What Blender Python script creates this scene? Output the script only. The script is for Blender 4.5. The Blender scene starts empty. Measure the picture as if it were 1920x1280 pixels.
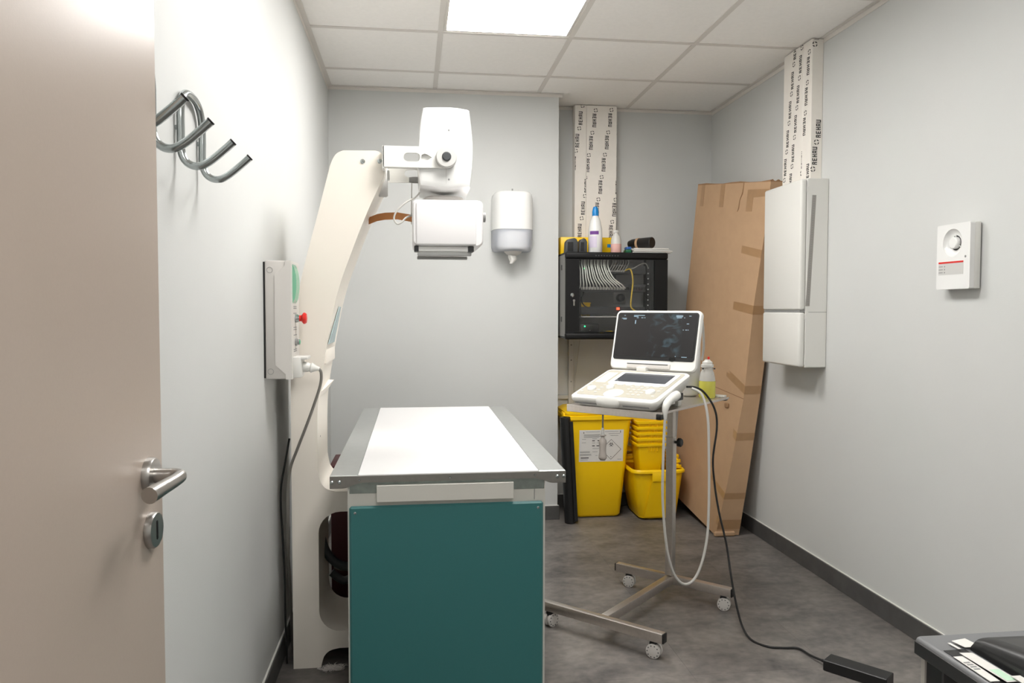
import bpy, bmesh, math, random
from mathutils import Matrix, Vector
random.seed(7)
sc = bpy.context.scene
COL = sc.collection
PI = math.pi

# ------------------------------------------------------------------ camera, world, exposure
def make_camera():
    yaw, pitch, roll = 0.126758, -0.041084, 0.001203
    f = Vector((math.sin(yaw) * math.cos(pitch), math.cos(yaw) * math.cos(pitch), math.sin(pitch)))
    r = Vector((math.cos(yaw), -math.sin(yaw), 0))
    u = r.cross(f)
    r2 = r * math.cos(roll) + u * math.sin(roll)
    u2 = u * math.cos(roll) - r * math.sin(roll)
    cam = bpy.data.cameras.new('camera')
    cam.sensor_width = 36.0
    cam.lens = 1448.7 / 1920 * 36.0
    cam.clip_start = 0.02
    o = bpy.data.objects.new('camera', cam)
    M = Matrix((r2, u2, -f)).transposed().to_4x4()
    M.translation = (0, 0, 1.25)
    o.matrix_world = M
    COL.objects.link(o)
    sc.camera = o
make_camera()
w = bpy.data.worlds.new('world'); sc.world = w; w.use_nodes = True
w.node_tree.nodes['Background'].inputs[0].default_value = (1.0, 0.98, 0.95, 1)
w.node_tree.nodes['Background'].inputs[1].default_value = 0.5
sc.view_settings.view_transform = 'Standard'
sc.view_settings.look = 'None'
sc.view_settings.gamma = 1.0
sc.view_settings.use_curve_mapping = False
sc.view_settings.exposure = 1.02
LAMP = 15.0          # emission of the LED ceiling panels

# ------------------------------------------------------------------ materials
def lin(c):
    return tuple((x / 255 / 12.92) if x / 255 <= 0.04045 else ((x / 255 + 0.055) / 1.055) ** 2.4 for x in c)
MATS = {}
def mat(name, rgb, rough=0.5, metal=0.0, var=0.0, scale=20.0, bump=0.0, bscale=200.0, spec=None,
        trans=0.0, alpha=1.0, emit=None, estr=0.0, coat=0.0, stretch=None, rand=0.0, sss=0.0, aniso=0.0):
    m = bpy.data.materials.new(name); m.use_nodes = True
    nt = m.node_tree; b = nt.nodes['Principled BSDF']
    c = lin(rgb) + (1,)
    b.inputs['Base Color'].default_value = c
    b.inputs['Roughness'].default_value = rough
    b.inputs['Metallic'].default_value = metal
    if spec is not None: b.inputs['Specular IOR Level'].default_value = spec
    b.inputs['Transmission Weight'].default_value = trans
    b.inputs['Alpha'].default_value = alpha
    b.inputs['Coat Weight'].default_value = coat
    if sss: b.inputs['Subsurface Weight'].default_value = sss; b.inputs['Subsurface Radius'].default_value = (0.01, 0.01, 0.01)
    if emit: b.inputs['Emission Color'].default_value = lin(emit) + (1,); b.inputs['Emission Strength'].default_value = estr
    if var or bump or rand:
        tc = nt.nodes.new('ShaderNodeTexCoord'); mp = nt.nodes.new('ShaderNodeMapping')
        geo = nt.nodes.new('ShaderNodeNewGeometry')
        nt.links.new(geo.outputs['Position'], mp.inputs['Vector'])
        if stretch: mp.inputs['Scale'].default_value = stretch
        if var or rand:
            n = nt.nodes.new('ShaderNodeTexNoise'); n.inputs['Scale'].default_value = scale
            n.inputs['Detail'].default_value = 6; n.inputs['Roughness'].default_value = 0.6
            nt.links.new(mp.outputs[0], n.inputs['Vector'])
            mr = nt.nodes.new('ShaderNodeMapRange')
            mr.inputs['From Min'].default_value = 0.3; mr.inputs['From Max'].default_value = 0.7
            mr.inputs['To Min'].default_value = 1 - var; mr.inputs['To Max'].default_value = 1 + var
            nt.links.new(n.outputs['Fac'], mr.inputs['Value'])
            val = mr.outputs[0]
            if rand:
                oi = nt.nodes.new('ShaderNodeObjectInfo')
                m2 = nt.nodes.new('ShaderNodeMapRange')
                m2.inputs['To Min'].default_value = 1 - rand; m2.inputs['To Max'].default_value = 1 + rand
                nt.links.new(oi.outputs['Random'], m2.inputs['Value'])
                mu = nt.nodes.new('ShaderNodeMath'); mu.operation = 'MULTIPLY'
                nt.links.new(val, mu.inputs[0]); nt.links.new(m2.outputs[0], mu.inputs[1]); val = mu.outputs[0]
            mx = nt.nodes.new('ShaderNodeVectorMath'); mx.operation = 'SCALE'
            mx.inputs[0].default_value = c[:3]
            nt.links.new(val, mx.inputs['Scale'])
            nt.links.new(mx.outputs[0], b.inputs['Base Color'])
        if bump:
            n2 = nt.nodes.new('ShaderNodeTexNoise'); n2.inputs['Scale'].default_value = bscale; n2.inputs['Detail'].default_value = 3
            nt.links.new(mp.outputs[0], n2.inputs['Vector'])
            bp = nt.nodes.new('ShaderNodeBump'); bp.inputs['Strength'].default_value = bump; bp.inputs['Distance'].default_value = 0.002
            nt.links.new(n2.outputs['Fac'], bp.inputs['Height']); nt.links.new(bp.outputs[0], b.inputs['Normal'])
    MATS[name] = m
    return m

mat('wall_paint', (203, 204, 202), 0.62, var=0.012, scale=3, bump=0.10, bscale=350)
mat('wall_left_paint', (201, 202, 200), 0.6, var=0.012, scale=3, bump=0.10, bscale=350)
mat('ceiling_tile', (250, 247, 243), 0.9, var=0.02, scale=60, bump=0.15, bscale=500)
mat('grid_white', (222, 217, 211), 0.5)
mat('baseboard', (78, 77, 76), 0.5, var=0.22, scale=9)
mat('sealant', (215, 213, 208), 0.6)
mat('door_laminate', (178, 164, 152), 0.30, var=0.015, scale=200, bump=0.04, bscale=500)
mat('satin_steel', (175, 172, 168), 0.32, metal=1.0)
mat('chrome', (180, 186, 186), 0.2, metal=1.0)
mat('cream_paint', (236, 229, 218), 0.38)
mat('white_plastic', (222, 221, 216), 0.35)
mat('white_gloss', (228, 228, 226), 0.22)
mat('housing_white', (226, 224, 224), 0.4)
mat('grey_plastic', (202, 198, 193), 0.42)
mat('cover_grey', (211, 207, 202), 0.42)
mat('probe_grey', (172, 164, 157), 0.4)
mat('mid_grey', (140, 140, 138), 0.45)
mat('vent_grey', (152, 148, 143), 0.5)
mat('light_grey', (198, 197, 194), 0.45)
mat('dark_grey', (62, 64, 66), 0.45)
mat('black_plastic', (20, 20, 21), 0.4)
mat('black_rubber', (16, 16, 16), 0.55)
mat('keyhole', (4, 4, 4), 0.9)
mat('teal', (50, 110, 110), 0.45, var=0.02, scale=250)
mat('table_white', (228, 227, 227), 0.45)
mat('frame_white', (205, 203, 195), 0.45)
mat('sheet_steel', (190, 192, 190), 0.36, metal=0.75, var=0.03, scale=40)
mat('raw_steel', (150, 147, 142), 0.4, metal=0.9, var=0.05, scale=60)
mat('galvanised', (150, 158, 152), 0.38, metal=0.8, var=0.15, scale=30)
mat('stainless', (208, 201, 194), 0.40, metal=1.0, var=0.05, scale=90)
mat('green_clear', (110, 200, 160), 0.15, alpha=0.62)
mat('red_plastic', (214, 40, 32), 0.3)
mat('maroon', (66, 15, 19), 0.5)
mat('yellow_plastic', (255, 208, 0), 0.38, var=0.01, scale=30)
mat('cardboard', (186, 153, 120), 0.8, var=0.04, scale=14, bump=0.08, bscale=220)
mat('cardboard_edge', (150, 116, 84), 0.85, var=0.08, scale=80)
mat('packing_tape', (166, 131, 95), 0.28, var=0.05, scale=30)
mat('trunk_beige', (240, 235, 227), 0.5, var=0.02, scale=20)
mat('ink', (40, 39, 38), 0.6)
mat('ink_soft', (140, 140, 140), 0.6)
mat('paper', (220, 218, 213), 0.75, var=0.02, scale=60)
mat('label_paper', (226, 224, 220), 0.5)
mat('rack_black', (10, 10, 11), 0.5, spec=0.3)
mat('rack_side_lit', (120, 118, 114), 0.5)  # grey of the lit cabinet side, put into the colour
mat('rack_inside', (96, 92, 84), 0.7)
mat('switch_grey', (46, 47, 48), 0.45)
mat('cable_white', (250, 252, 243), 0.45)
mat('cable_yellow', (224, 190, 60), 0.45)
mat('cable_grey', (122, 118, 112), 0.45)
mat('cable_lightgrey', (190, 188, 182), 0.45)
mat('led_green', (20, 220, 110), 0.4, emit=(20, 255, 120), estr=3.0)
mat('led_red', (230, 60, 40), 0.4, emit=(255, 70, 40), estr=2.0)
mat('blue_cap', (20, 130, 200), 0.35)
mat('purple', (110, 60, 140), 0.5)
mat('lilac', (206, 196, 214), 0.5)
mat('pink_liquid', (226, 180, 172), 0.3, sss=0.2)
mat('clear_plastic', (226, 224, 218), 0.3, trans=0.3)
mat('yellow_liquid', (226, 220, 96), 0.25, trans=0.25)
mat('blue_pack', (40, 90, 160), 0.4)
mat('green_pack', (20, 90, 60), 0.4)
mat('brown_strap', (170, 112, 62), 0.6)
mat('deck_beige', (174, 169, 155), 0.5)
mat('touch_glass', (70, 72, 76), 0.08)
mat('smoky_window', (230, 234, 244), 0.25, alpha=0.5)
mat('desk_grey', (112, 113, 115), 0.4)
mat('desk_edge', (50, 49, 49), 0.35)
mat('leg_grey', (172, 168, 160), 0.5)
mat('receipt_green', (190, 220, 196), 0.7)
mat('teal_sticker', (168, 184, 186), 0.5)
mat('fluff', (235, 230, 225), 0.95)
mat('screen_mark', (120, 140, 150), 0.4, emit=(140, 170, 190), estr=0.35)
mat('lamp_diffuser', (255, 255, 255), 0.5, emit=(255, 253, 250), estr=LAMP)

def floor_material():
    m = bpy.data.materials.new('floor_vinyl'); m.use_nodes = True; nt = m.node_tree
    b = nt.nodes['Principled BSDF']
    geo = nt.nodes.new('ShaderNodeNewGeometry'); oi = nt.nodes.new('ShaderNodeObjectInfo')
    mp = nt.nodes.new('ShaderNodeMapping'); mp.inputs['Scale'].default_value = (1.0, 1.25, 1.0)
    nt.links.new(geo.outputs['Position'], mp.inputs['Vector'])
    n1 = nt.nodes.new('ShaderNodeTexNoise'); n1.inputs['Scale'].default_value = 4.2; n1.inputs['Detail'].default_value = 9; n1.inputs['Roughness'].default_value = 0.64; n1.inputs['Distortion'].default_value = 0.3
    n2 = nt.nodes.new('ShaderNodeTexNoise'); n2.inputs['Scale'].default_value = 26; n2.inputs['Detail'].default_value = 6
    nt.links.new(mp.outputs[0], n1.inputs['Vector']); nt.links.new(mp.outputs[0], n2.inputs['Vector'])
    mix = nt.nodes.new('ShaderNodeMix'); mix.data_type = 'FLOAT'; mix.inputs[0].default_value = 0.3
    nt.links.new(n1.outputs['Fac'], mix.inputs[2]); nt.links.new(n2.outputs['Fac'], mix.inputs[3])
    ramp = nt.nodes.new('ShaderNodeValToRGB')
    ramp.color_ramp.elements[0].position = 0.34; ramp.color_ramp.elements[0].color = lin((72, 70, 69)) + (1,)
    ramp.color_ramp.elements[1].position = 0.68; ramp.color_ramp.elements[1].color = lin((134, 128, 123)) + (1,)
    nt.links.new(mix.outputs[0], ramp.inputs[0])
    mr = nt.nodes.new('ShaderNodeMapRange'); mr.inputs['To Min'].default_value = 0.93; mr.inputs['To Max'].default_value = 1.07
    nt.links.new(oi.outputs['Random'], mr.inputs['Value'])
    sm = nt.nodes.new('ShaderNodeVectorMath'); sm.operation = 'SCALE'
    nt.links.new(ramp.outputs[0], sm.inputs[0]); nt.links.new(mr.outputs[0], sm.inputs['Scale'])
    nt.links.new(sm.outputs[0], b.inputs['Base Color'])
    b.inputs['Roughness'].default_value = 0.46
    bp = nt.nodes.new('ShaderNodeBump'); bp.inputs['Strength'].default_value = 0.08; bp.inputs['Distance'].default_value = 0.002
    nt.links.new(n2.outputs['Fac'], bp.inputs['Height']); nt.links.new(bp.outputs[0], b.inputs['Normal'])
    MATS['floor_vinyl'] = m
floor_material()

def glass_material():
    m = bpy.data.materials.new('tinted_glass'); m.use_nodes = True; nt = m.node_tree
    for n in list(nt.nodes): nt.nodes.remove(n)
    out = nt.nodes.new('ShaderNodeOutputMaterial')
    tr = nt.nodes.new('ShaderNodeBsdfTransparent'); tr.inputs[0].default_value = (0.9, 0.9, 0.9, 1)
    gl = nt.nodes.new('ShaderNodeBsdfGlossy'); gl.inputs['Roughness'].default_value = 0.03
    mx = nt.nodes.new('ShaderNodeMixShader'); mx.inputs[0].default_value = 0.035
    nt.links.new(tr.outputs[0], mx.inputs[1]); nt.links.new(gl.outputs[0], mx.inputs[2]); nt.links.new(mx.outputs[0], out.inputs[0])
    MATS['tinted_glass'] = m
glass_material()

def screen_material():
    """dark ultrasound picture: a faint blue-grey wedge of speckle on near black"""
    m = bpy.data.materials.new('ultrasound_picture'); m.use_nodes = True; nt = m.node_tree
    b = nt.nodes['Principled BSDF']
    b.inputs['Base Color'].default_value = lin((34, 33, 34)) + (1,)
    b.inputs['Roughness'].default_value = 0.22
    tc = nt.nodes.new('ShaderNodeTexCoord')
    mp = nt.nodes.new('ShaderNodeMapping')
    mp.inputs['Location'].default_value = (-0.58, -0.36, 0); mp.inputs['Scale'].default_value = (1, 1, 0)
    nt.links.new(tc.outputs['Generated'], mp.inputs['Vector'])
    mp.inputs['Scale'].default_value = (1.0, 1.0, 1.0)
    g = nt.nodes.new('ShaderNodeVectorMath'); g.operation = 'LENGTH'
    sc2 = nt.nodes.new('ShaderNodeVectorMath'); sc2.operation = 'MULTIPLY'; sc2.inputs[1].default_value = (3.6, 3.6, 0)
    nt.links.new(mp.outputs[0], sc2.inputs[0]); nt.links.new(sc2.outputs[0], g.inputs[0])
    inv = nt.nodes.new('ShaderNodeMapRange'); inv.inputs['From Min'].default_value = 0.55; inv.inputs['From Max'].default_value = 1.0
    inv.inputs['To Min'].default_value = 1; inv.inputs['To Max'].default_value = 0
    nt.links.new(g.outputs['Value'], inv.inputs['Value'])
    n = nt.nodes.new('ShaderNodeTexNoise'); n.inputs['Scale'].default_value = 4.5; n.inputs['Detail'].default_value = 5; n.inputs['Distortion'].default_value = 1.2
    nt.links.new(tc.outputs['Generated'], n.inputs['Vector'])
    r = nt.nodes.new('ShaderNodeMapRange'); r.inputs['From Min'].default_value = 0.5; r.inputs['From Max'].default_value = 0.72
    nt.links.new(n.outputs['Fac'], r.inputs['Value'])
    mu = nt.nodes.new('ShaderNodeMath'); mu.operation = 'MULTIPLY'
    nt.links.new(inv.outputs[0], mu.inputs[0]); nt.links.new(r.outputs[0], mu.inputs[1])
    s = nt.nodes.new('ShaderNodeMath'); s.operation = 'MULTIPLY'; s.inputs[1].default_value = 0.16
    nt.links.new(mu.outputs[0], s.inputs[0])
    b.inputs['Emission Color'].default_value = lin((110, 150, 165)) + (1,)
    nt.links.new(s.outputs[0], b.inputs['Emission Strength'])
    MATS['ultrasound_picture'] = m
screen_material()

# ------------------------------------------------------------------ geometry helpers
class G:
    """collects verts and faces of ONE mesh"""
    def __init__(self, M=None):
        self.v = []; self.f = []; self.M = M
    def add(self, vs, fs):
        n = len(self.v)
        for p in vs:
            p = Vector(p)
            self.v.append(self.M @ p if self.M else p)
        self.f += [tuple(i + n for i in q) for q in fs]
        return self
    def addbm(self, bm):
        bm.verts.index_update()
        self.add([x.co.copy() for x in bm.verts], [[x.index for x in q.verts] for q in bm.faces])
        bm.free(); return self
    def box(self, lo, hi, bevel=0.0, seg=2, M=None):
        lo = [min(a, b) for a, b in zip(lo, hi)] if False else lo
        bm = bmesh.new()
        bmesh.ops.create_cube(bm, size=1)
        c = [(a + b) / 2 for a, b in zip(lo, hi)]; s = [abs(b - a) for a, b in zip(lo, hi)]
        for x in bm.verts: x.co = Vector((c[0] + x.co.x * s[0], c[1] + x.co.y * s[1], c[2] + x.co.z * s[2]))
        if bevel > 0:
            bmesh.ops.bevel(bm, geom=bm.edges[:], offset=min(bevel, min(s) * 0.49), segments=seg, affect='EDGES', profile=0.5)
        if M: bm.transform(M)
        return self.addbm(bm)
    def quad(self, a, b, c, d):
        return self.add([a, b, c, d], [(0, 1, 2, 3)])
    def loft(self, rings, cap=True):
        n = len(rings[0]); vs = [p for r in rings for p in r]; fs = []
        for k in range(len(rings) - 1):
            for i in range(n):
                j = (i + 1) % n
                fs.append((k * n + i, k * n + j, (k + 1) * n + j, (k + 1) * n + i))
        if cap:
            fs.append(tuple(reversed(range(n)))); fs.append(tuple(range((len(rings) - 1) * n, len(rings) * n)))
        return self.add(vs, fs)
    def lathe(self, prof, center=(0, 0, 0), axis='z', n=28, M=None, sx=1.0, sy=1.0):
        T = {'z': Matrix.Identity(4), 'x': Matrix.Rotation(PI / 2, 4, 'Y'), 'y': Matrix.Rotation(-PI / 2, 4, 'X'), '-y': Matrix.Rotation(PI / 2, 4, 'X'), '-x': Matrix.Rotation(-PI / 2, 4, 'Y')}[axis]
        T = Matrix.Translation(center) @ T
        if M: T = M @ T
        rings = [[T @ Vector((r * sx * math.cos(2 * PI * i / n), r * sy * math.sin(2 * PI * i / n), z)) for i in range(n)] for r, z in prof]
        return self.loft(rings)
    def cyl(self, p0, p1, r, r1=None, n=20):
        p0, p1 = Vector(p0), Vector(p1); d = (p1 - p0); L = d.length; d.normalize()
        a = d.orthogonal().normalized(); b = d.cross(a)
        r1 = r if r1 is None else r1
        ring = lambda p, rr: [p + a * rr * math.cos(2 * PI * i / n) + b * rr * math.sin(2 * PI * i / n) for i in range(n)]
        return self.loft([ring(p0, r), ring(p1, r1)])
    def tube(self, pts, r, n=8, sub=6, spline=True):
        P = [Vector(p) for p in pts]
        R = r if isinstance(r, (list, tuple)) else [r] * len(P)
        if spline and len(P) > 2:
            Q = []; RR = []
            for i in range(len(P) - 1):
                p0 = P[max(i - 1, 0)]; p1 = P[i]; p2 = P[i + 1]; p3 = P[min(i + 2, len(P) - 1)]
                for k in range(sub):
                    t = k / sub
                    Q.append(0.5 * ((2 * p1) + (p2 - p0) * t + (2 * p0 - 5 * p1 + 4 * p2 - p3) * t * t + (3 * p1 - p0 - 3 * p2 + p3) * t ** 3))
                    RR.append(R[i] * (1 - t) + R[i + 1] * t)
            Q.append(P[-1]); RR.append(R[-1])
        else: Q = P; RR = R
        rings = []; a = None
        for i, q in enumerate(Q):
            t = (Q[min(i + 1, len(Q) - 1)] - Q[max(i - 1, 0)]).normalized()
            if a is None: a = t.orthogonal().normalized()
            else:
                a = (a - t * a.dot(t)); a = a.normalized() if a.length > 1e-6 else t.orthogonal().normalized()
            b = t.cross(a)
            rings.append([q + a * RR[i] * math.cos(2 * PI * k / n) + b * RR[i] * math.sin(2 * PI * k / n) for k in range(n)])
        return self.loft(rings)
    def plate(self, loops, d0, d1, place, bevel=0.0):
        """filled outline (first loop) with holes (other loops), from depth d0 to d1; place(x, y, d) -> world"""
        cu = bpy.data.curves.new('tmp', 'CURVE'); cu.dimensions = '2D'; cu.fill_mode = 'BOTH'
        cu.extrude = abs(d1 - d0) / 2 - bevel; cu.bevel_depth = bevel; cu.bevel_resolution = 1
        if bevel: cu.offset = -bevel
        for lp in loops:
            s = cu.splines.new('POLY'); s.points.add(len(lp) - 1)
            for i, (x, y) in enumerate(lp): s.points[i].co = (x, y, 0, 1)
            s.use_cyclic_u = True
        ob = bpy.data.objects.new('tmp', cu)
        me = bpy.data.meshes.new_from_object(ob)
        mid = (d0 + d1) / 2
        bm = bmesh.new(); bm.from_mesh(me)
        bmesh.ops.remove_doubles(bm, verts=bm.verts[:], dist=1e-6)
        for x in bm.verts: x.co = Vector(place(x.co.x, x.co.y, mid + x.co.z))
        bmesh.ops.recalc_face_normals(bm, faces=bm.faces[:])
        bpy.data.objects.remove(ob); bpy.data.curves.remove(cu); bpy.data.meshes.remove(me)
        return self.addbm(bm)

def rrect(x0, y0, x1, y1, r, n=6):
    out = []
    for cx, cy, a in ((x1 - r, y1 - r, 0), (x0 + r, y1 - r, 90), (x0 + r, y0 + r, 180), (x1 - r, y0 + r, 270)):
        for k in range(n + 1):
            t = math.radians(a + 90 * k / n)
            out.append((cx + r * math.cos(t), cy + r * math.sin(t)))
    return out
def circle(cx, cy, r, n=28): return [(cx + r * math.cos(2 * PI * k / n), cy + r * math.sin(2 * PI * k / n)) for k in range(n)]
def smooth_path(P, sub=5):
    P = [Vector((*p, 0)) for p in P]; Q = []
    for i in range(len(P) - 1):
        p0 = P[max(i - 1, 0)]; p1 = P[i]; p2 = P[i + 1]; p3 = P[min(i + 2, len(P) - 1)]
        for k in range(sub):
            t = k / sub
            q = 0.5 * ((2 * p1) + (p2 - p0) * t + (2 * p0 - 5 * p1 + 4 * p2 - p3) * t * t + (3 * p1 - p0 - 3 * p2 + p3) * t ** 3)
            Q.append((q.x, q.y))
    Q.append((P[-1].x, P[-1].y)); return Q
XZ = lambda x, y, d: (x, d, y)      # outline in X-Z, depth along Y
YZ = lambda x, y, d: (d, x, y)      # outline in Y-Z, depth along X

# ------------------------------------------------------------------ object helpers
W = {}
def obj(name, g, m, parent=None, angle=35, flat=False):
    lo = [min(p[i] for p in g.v) for i in range(3)]; hi = [max(p[i] for p in g.v) for i in range(3)]
    c = Vector([(a + b) / 2 for a, b in zip(lo, hi)])
    me = bpy.data.meshes.new(name)
    me.from_pydata([tuple(p - c) for p in g.v], [], g.f); me.validate()
    bm = bmesh.new(); bm.from_mesh(me)
    if not flat: bmesh.ops.recalc_face_normals(bm, faces=bm.faces[:])
    for q in bm.faces: q.smooth = True
    bm.to_mesh(me); bm.free()
    me.set_sharp_from_angle(angle=math.radians(angle))
    me.materials.append(MATS[m] if isinstance(m, str) else m)
    o = bpy.data.objects.new(name, me); COL.objects.link(o)
    o.location = c; W[o.name] = c.copy()
    if parent is not None: attach(o, parent)
    return o
def attach(o, parent):
    o.parent = parent
    o.matrix_parent_inverse = Matrix.Translation(W[parent.name]).inverted()
def thing(name, label, cat, loc, group=None):
    o = bpy.data.objects.new(name, None); o.empty_display_size = 0.05
    COL.objects.link(o); o.location = loc; W[o.name] = Vector(loc)
    tag(o, label, cat, group); return o
def tag(o, label, cat, group=None):
    o['label'] = label; o['category'] = cat
    if group: o['group'] = group
    return o
def struct(name, g, m, label=None, cat=None):
    o = obj(name, g, m); o['kind'] = 'structure'
    if label: o['label'] = label
    if cat: o['category'] = cat
    return o
def dup(o, off, parent=None):
    c = o.copy(); COL.objects.link(c); c.location = o.location + Vector(off); W[c.name] = W[o.name] + Vector(off)
    if parent is not None: attach(c, parent)
    return c

# ================================================================== THE ROOM
XL, XR, YN, YP, YB, H = -0.473, 1.89, -1.2, 4.50, 4.772, 2.507
PX = 0.848                                   # right end of the partition

fl = struct('floor', G().box((XL, YN, -0.06), (XR, YB, -0.0012)), 'baseboard', 'dark grey mottled vinyl tile floor', 'floor')
t0 = None
TS = 0.5
xs = [1.443 - TS * k for k in range(-1, 5)]
x_edges = sorted([XL] + [x for x in xs if XL < x < XR] + [XR])
y_edges = [YN]
y = -1.0
while y < YB:
    if y > YN: y_edges.append(y)
    y += TS
y_edges.append(YB)
for i in range(len(x_edges) - 1):
    for j in range(len(y_edges) - 1):
        obj('floor_tile', G().box((x_edges[i] + .0003, y_edges[j] + .0003, -0.0030), (x_edges[i + 1] - .0003, y_edges[j + 1] - .0003, 0.0)), 'floor_vinyl', fl)

struct('wall_right', G().box((XR, YN, 0), (XR + .1, YB + .1, H + .1)), 'wall_paint', 'light grey painted wall on the right', 'wall')
wl = G()
wl.box((XL - .1, .36, 0), (XL, YB + .1, H + .1)).box((XL - .1, YN, 0), (XL, -.52, H + .1)).box((XL - .1, -.52, 2.06), (XL, .36, H + .1))
struct('wall_left', wl, 'wall_left_paint', 'bright pale wall on the left with coat hooks', 'wall')
struct('wall_back', G().box((PX - .02, YB, 0), (XR, YB + .1, H + .1)), 'wall_paint', 'recessed grey back wall behind the network cabinet', 'wall')
struct('wall_partition', G().box((XL, YP, 0), (PX, YB + .1, H - .004)), 'wall_paint', 'grey wall section carrying the towel dispenser', 'wall')
struct('wall_near', G().box((XL - .1, YN - .1, 0), (XR + .1, YN, H + .1)), 'wall_paint', 'grey wall behind the viewpoint', 'wall')

# suspended ceiling: T-bar grid with loose tiles
gx = [.127 + .6 * k for k in range(0, 3)]
gy = [4.172 - .6 * k for k in range(0, 9)]
cg = G()
for x in gx: cg.box((x - .012, YN, H - .001), (x + .012, YB, H + .03))
for yy in gy: cg.box((XL, yy - .012, H - .0016), (XR, yy + .012, H + .03))
cg.box((XL, YN, H + .08), (XR, YB, H + .1))
ce = struct('ceiling', cg, 'grid_white', 'suspended ceiling of white tiles on a metal grid', 'ceiling')
ex = [XL] + gx + [XR]; ey = sorted(gy + [YN, YB])
LIGHTS = [(0.127, 2.972), (0.127, 1.772), (0.127, -0.628)]  # last panel is an unseen fill light added behind the viewpoint
for i in range(len(ex) - 1):
    for j in range(len(ey) - 1):
        if any(abs(ex[i] - a) < .01 and abs(ey[j] - b) < .02 for a, b in LIGHTS): continue
        lo = (ex[i] + (.011 if i else 0), ey[j] + (.011 if j else 0), H + .0015); hi = (ex[i + 1] - (.011 if i < len(ex) - 2 else 0), ey[j + 1] - (.011 if j < len(ey) - 2 else 0), H + .016)
        if hi[0] - lo[0] < .02 or hi[1] - lo[1] < .02: continue
        obj('ceiling_tile', G().box(lo, hi), 'ceiling_tile', ce)
lbl = ['bright square LED panel in the ceiling above the white table', 'square LED ceiling panel between the doorway and the table', 'added unseen fill light panel behind the viewpoint']
for (lx, ly), lb in zip(LIGHTS, lbl):
    t = thing('ceiling_light', lb, 'ceiling light', (lx + .3, ly + .3, H), 'LED ceiling panels')
    fr = G().plate([rrect(lx + .013, ly + .013, lx + .587, ly + .587, .002, 1), rrect(lx + .026, ly + .026, lx + .574, ly + .574, .002, 1)], H + .0005, H + .012, lambda x, y, d: (x, y, d))
    obj('frame', fr, 'grid_white', t)
    obj('diffuser', G().box((lx + .026, ly + .026, H + .003), (lx + .574, ly + .574, H + .010)), 'lamp_diffuser', t)

# wall angles of the ceiling
struct('trim_1', G().box((XL, YN, H - .022), (XL + .002, YP, H)).box((XL, YN, H - .002), (XL + .024, YP, H)), 'grid_white')
struct('trim_2', G().box((XR - .002, YN, H - .022), (XR, YB, H)).box((XR - .022, YN, H - .002), (XR, YB, H)), 'grid_white')
struct('trim_3', G().box((XL, YP - .002, H - .018), (PX + .022, YP, H)).box((XL, YP - .020, H - .0025), (PX + .022, YP, H - .0005)), 'grid_white')
struct('trim_4', G().box((PX, YB - .002, H - .018), (XR, YB, H)).box((PX, YB - .02, H - .0025), (XR, YB, H - .0005)), 'grid_white')
# baseboards with a pale sealant bead
def baseboard(name, lo, hi, slo, shi):
    b = struct(name, G().box(lo, hi, .002, 1), 'baseboard', None)
    obj('sealant_bead', G().box(slo, shi), 'sealant', b)
BH = .083
baseboard('baseboard_right', (XR - .01, YN, 0), (XR, YB, BH), (XR - .006, YN, BH), (XR, YB, BH + .003))
baseboard('baseboard_left', (XL, .36, 0), (XL + .01, YP, BH), (XL, .36, BH), (XL + .006, YP, BH + .003))
baseboard('baseboard_partition', (XL, YP - .01, 0), (PX + .01, YP, BH), (XL, YP - .006, BH), (PX + .006, YP, BH + .003))
baseboard('baseboard_back', (PX, YB - .01, 0), (XR, YB, BH), (PX, YB - .006, BH), (XR, YB, BH + .003))

# ------------------------------------------------------------------ door standing open along the left wall
hx, hy, ex_, ey_ = -.440, .36, -.388, 1.25
dv = Vector((ex_ - hx, ey_ - hy, 0)); DW = dv.length; dv.normalize()
nv = Vector((dv.y, -dv.x, 0))
DM = Matrix(((dv.x, nv.x, 0, hx), (dv.y, nv.y, 0, hy), (0, 0, 1, 0), (0, 0, 0, 1)))   # local: along, out, up
dr = struct('door_1', G(DM).box((0, -.032, .008), (DW, 0, 2.045), .002, 1), 'door_laminate', 'beige laminate door standing open with satin steel lever handle', 'door')
def oval_plate(cx, cz, rx, rz, th, hole=None):
    g = G(DM)
    prof = [(1, 0), (1, th * .7), (.93, th)]
    rings = [[(cx + rx * s * math.cos(2 * PI * i / 36), d, cz + rz * s * math.sin(2 * PI * i / 36)) for i in range(36)] for s, d in prof]
    return g.loft(rings)
HA, HZ = DW - .056, 1.004
ro = obj('handle_rosette', oval_plate(HA, HZ, .026, .027, .011), 'satin_steel', dr)
lv = G(DM)
lv.tube([(HA, .008, HZ), (HA, .025, HZ), (HA - .001, .040, HZ + .001), (HA - .010, .050, HZ + .001), (HA - .030, .050, HZ - .001), (HA - .060, .045, HZ - .004), (HA - .098, .040, HZ - .007)], [.011, .0105, .010, .0095, .0095, .0105, .0118], n=18)
obj('lever_handle', lv, 'satin_steel', dr)
es = obj('key_escutcheon', oval_plate(DW - .050, .921, .0265, .027, .010), 'satin_steel', dr)
obj('keyhole', G(DM).box((DW - .0535, .006, .906), (DW - .0465, .0112, .936), .003, 2), 'keyhole', es)

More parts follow.
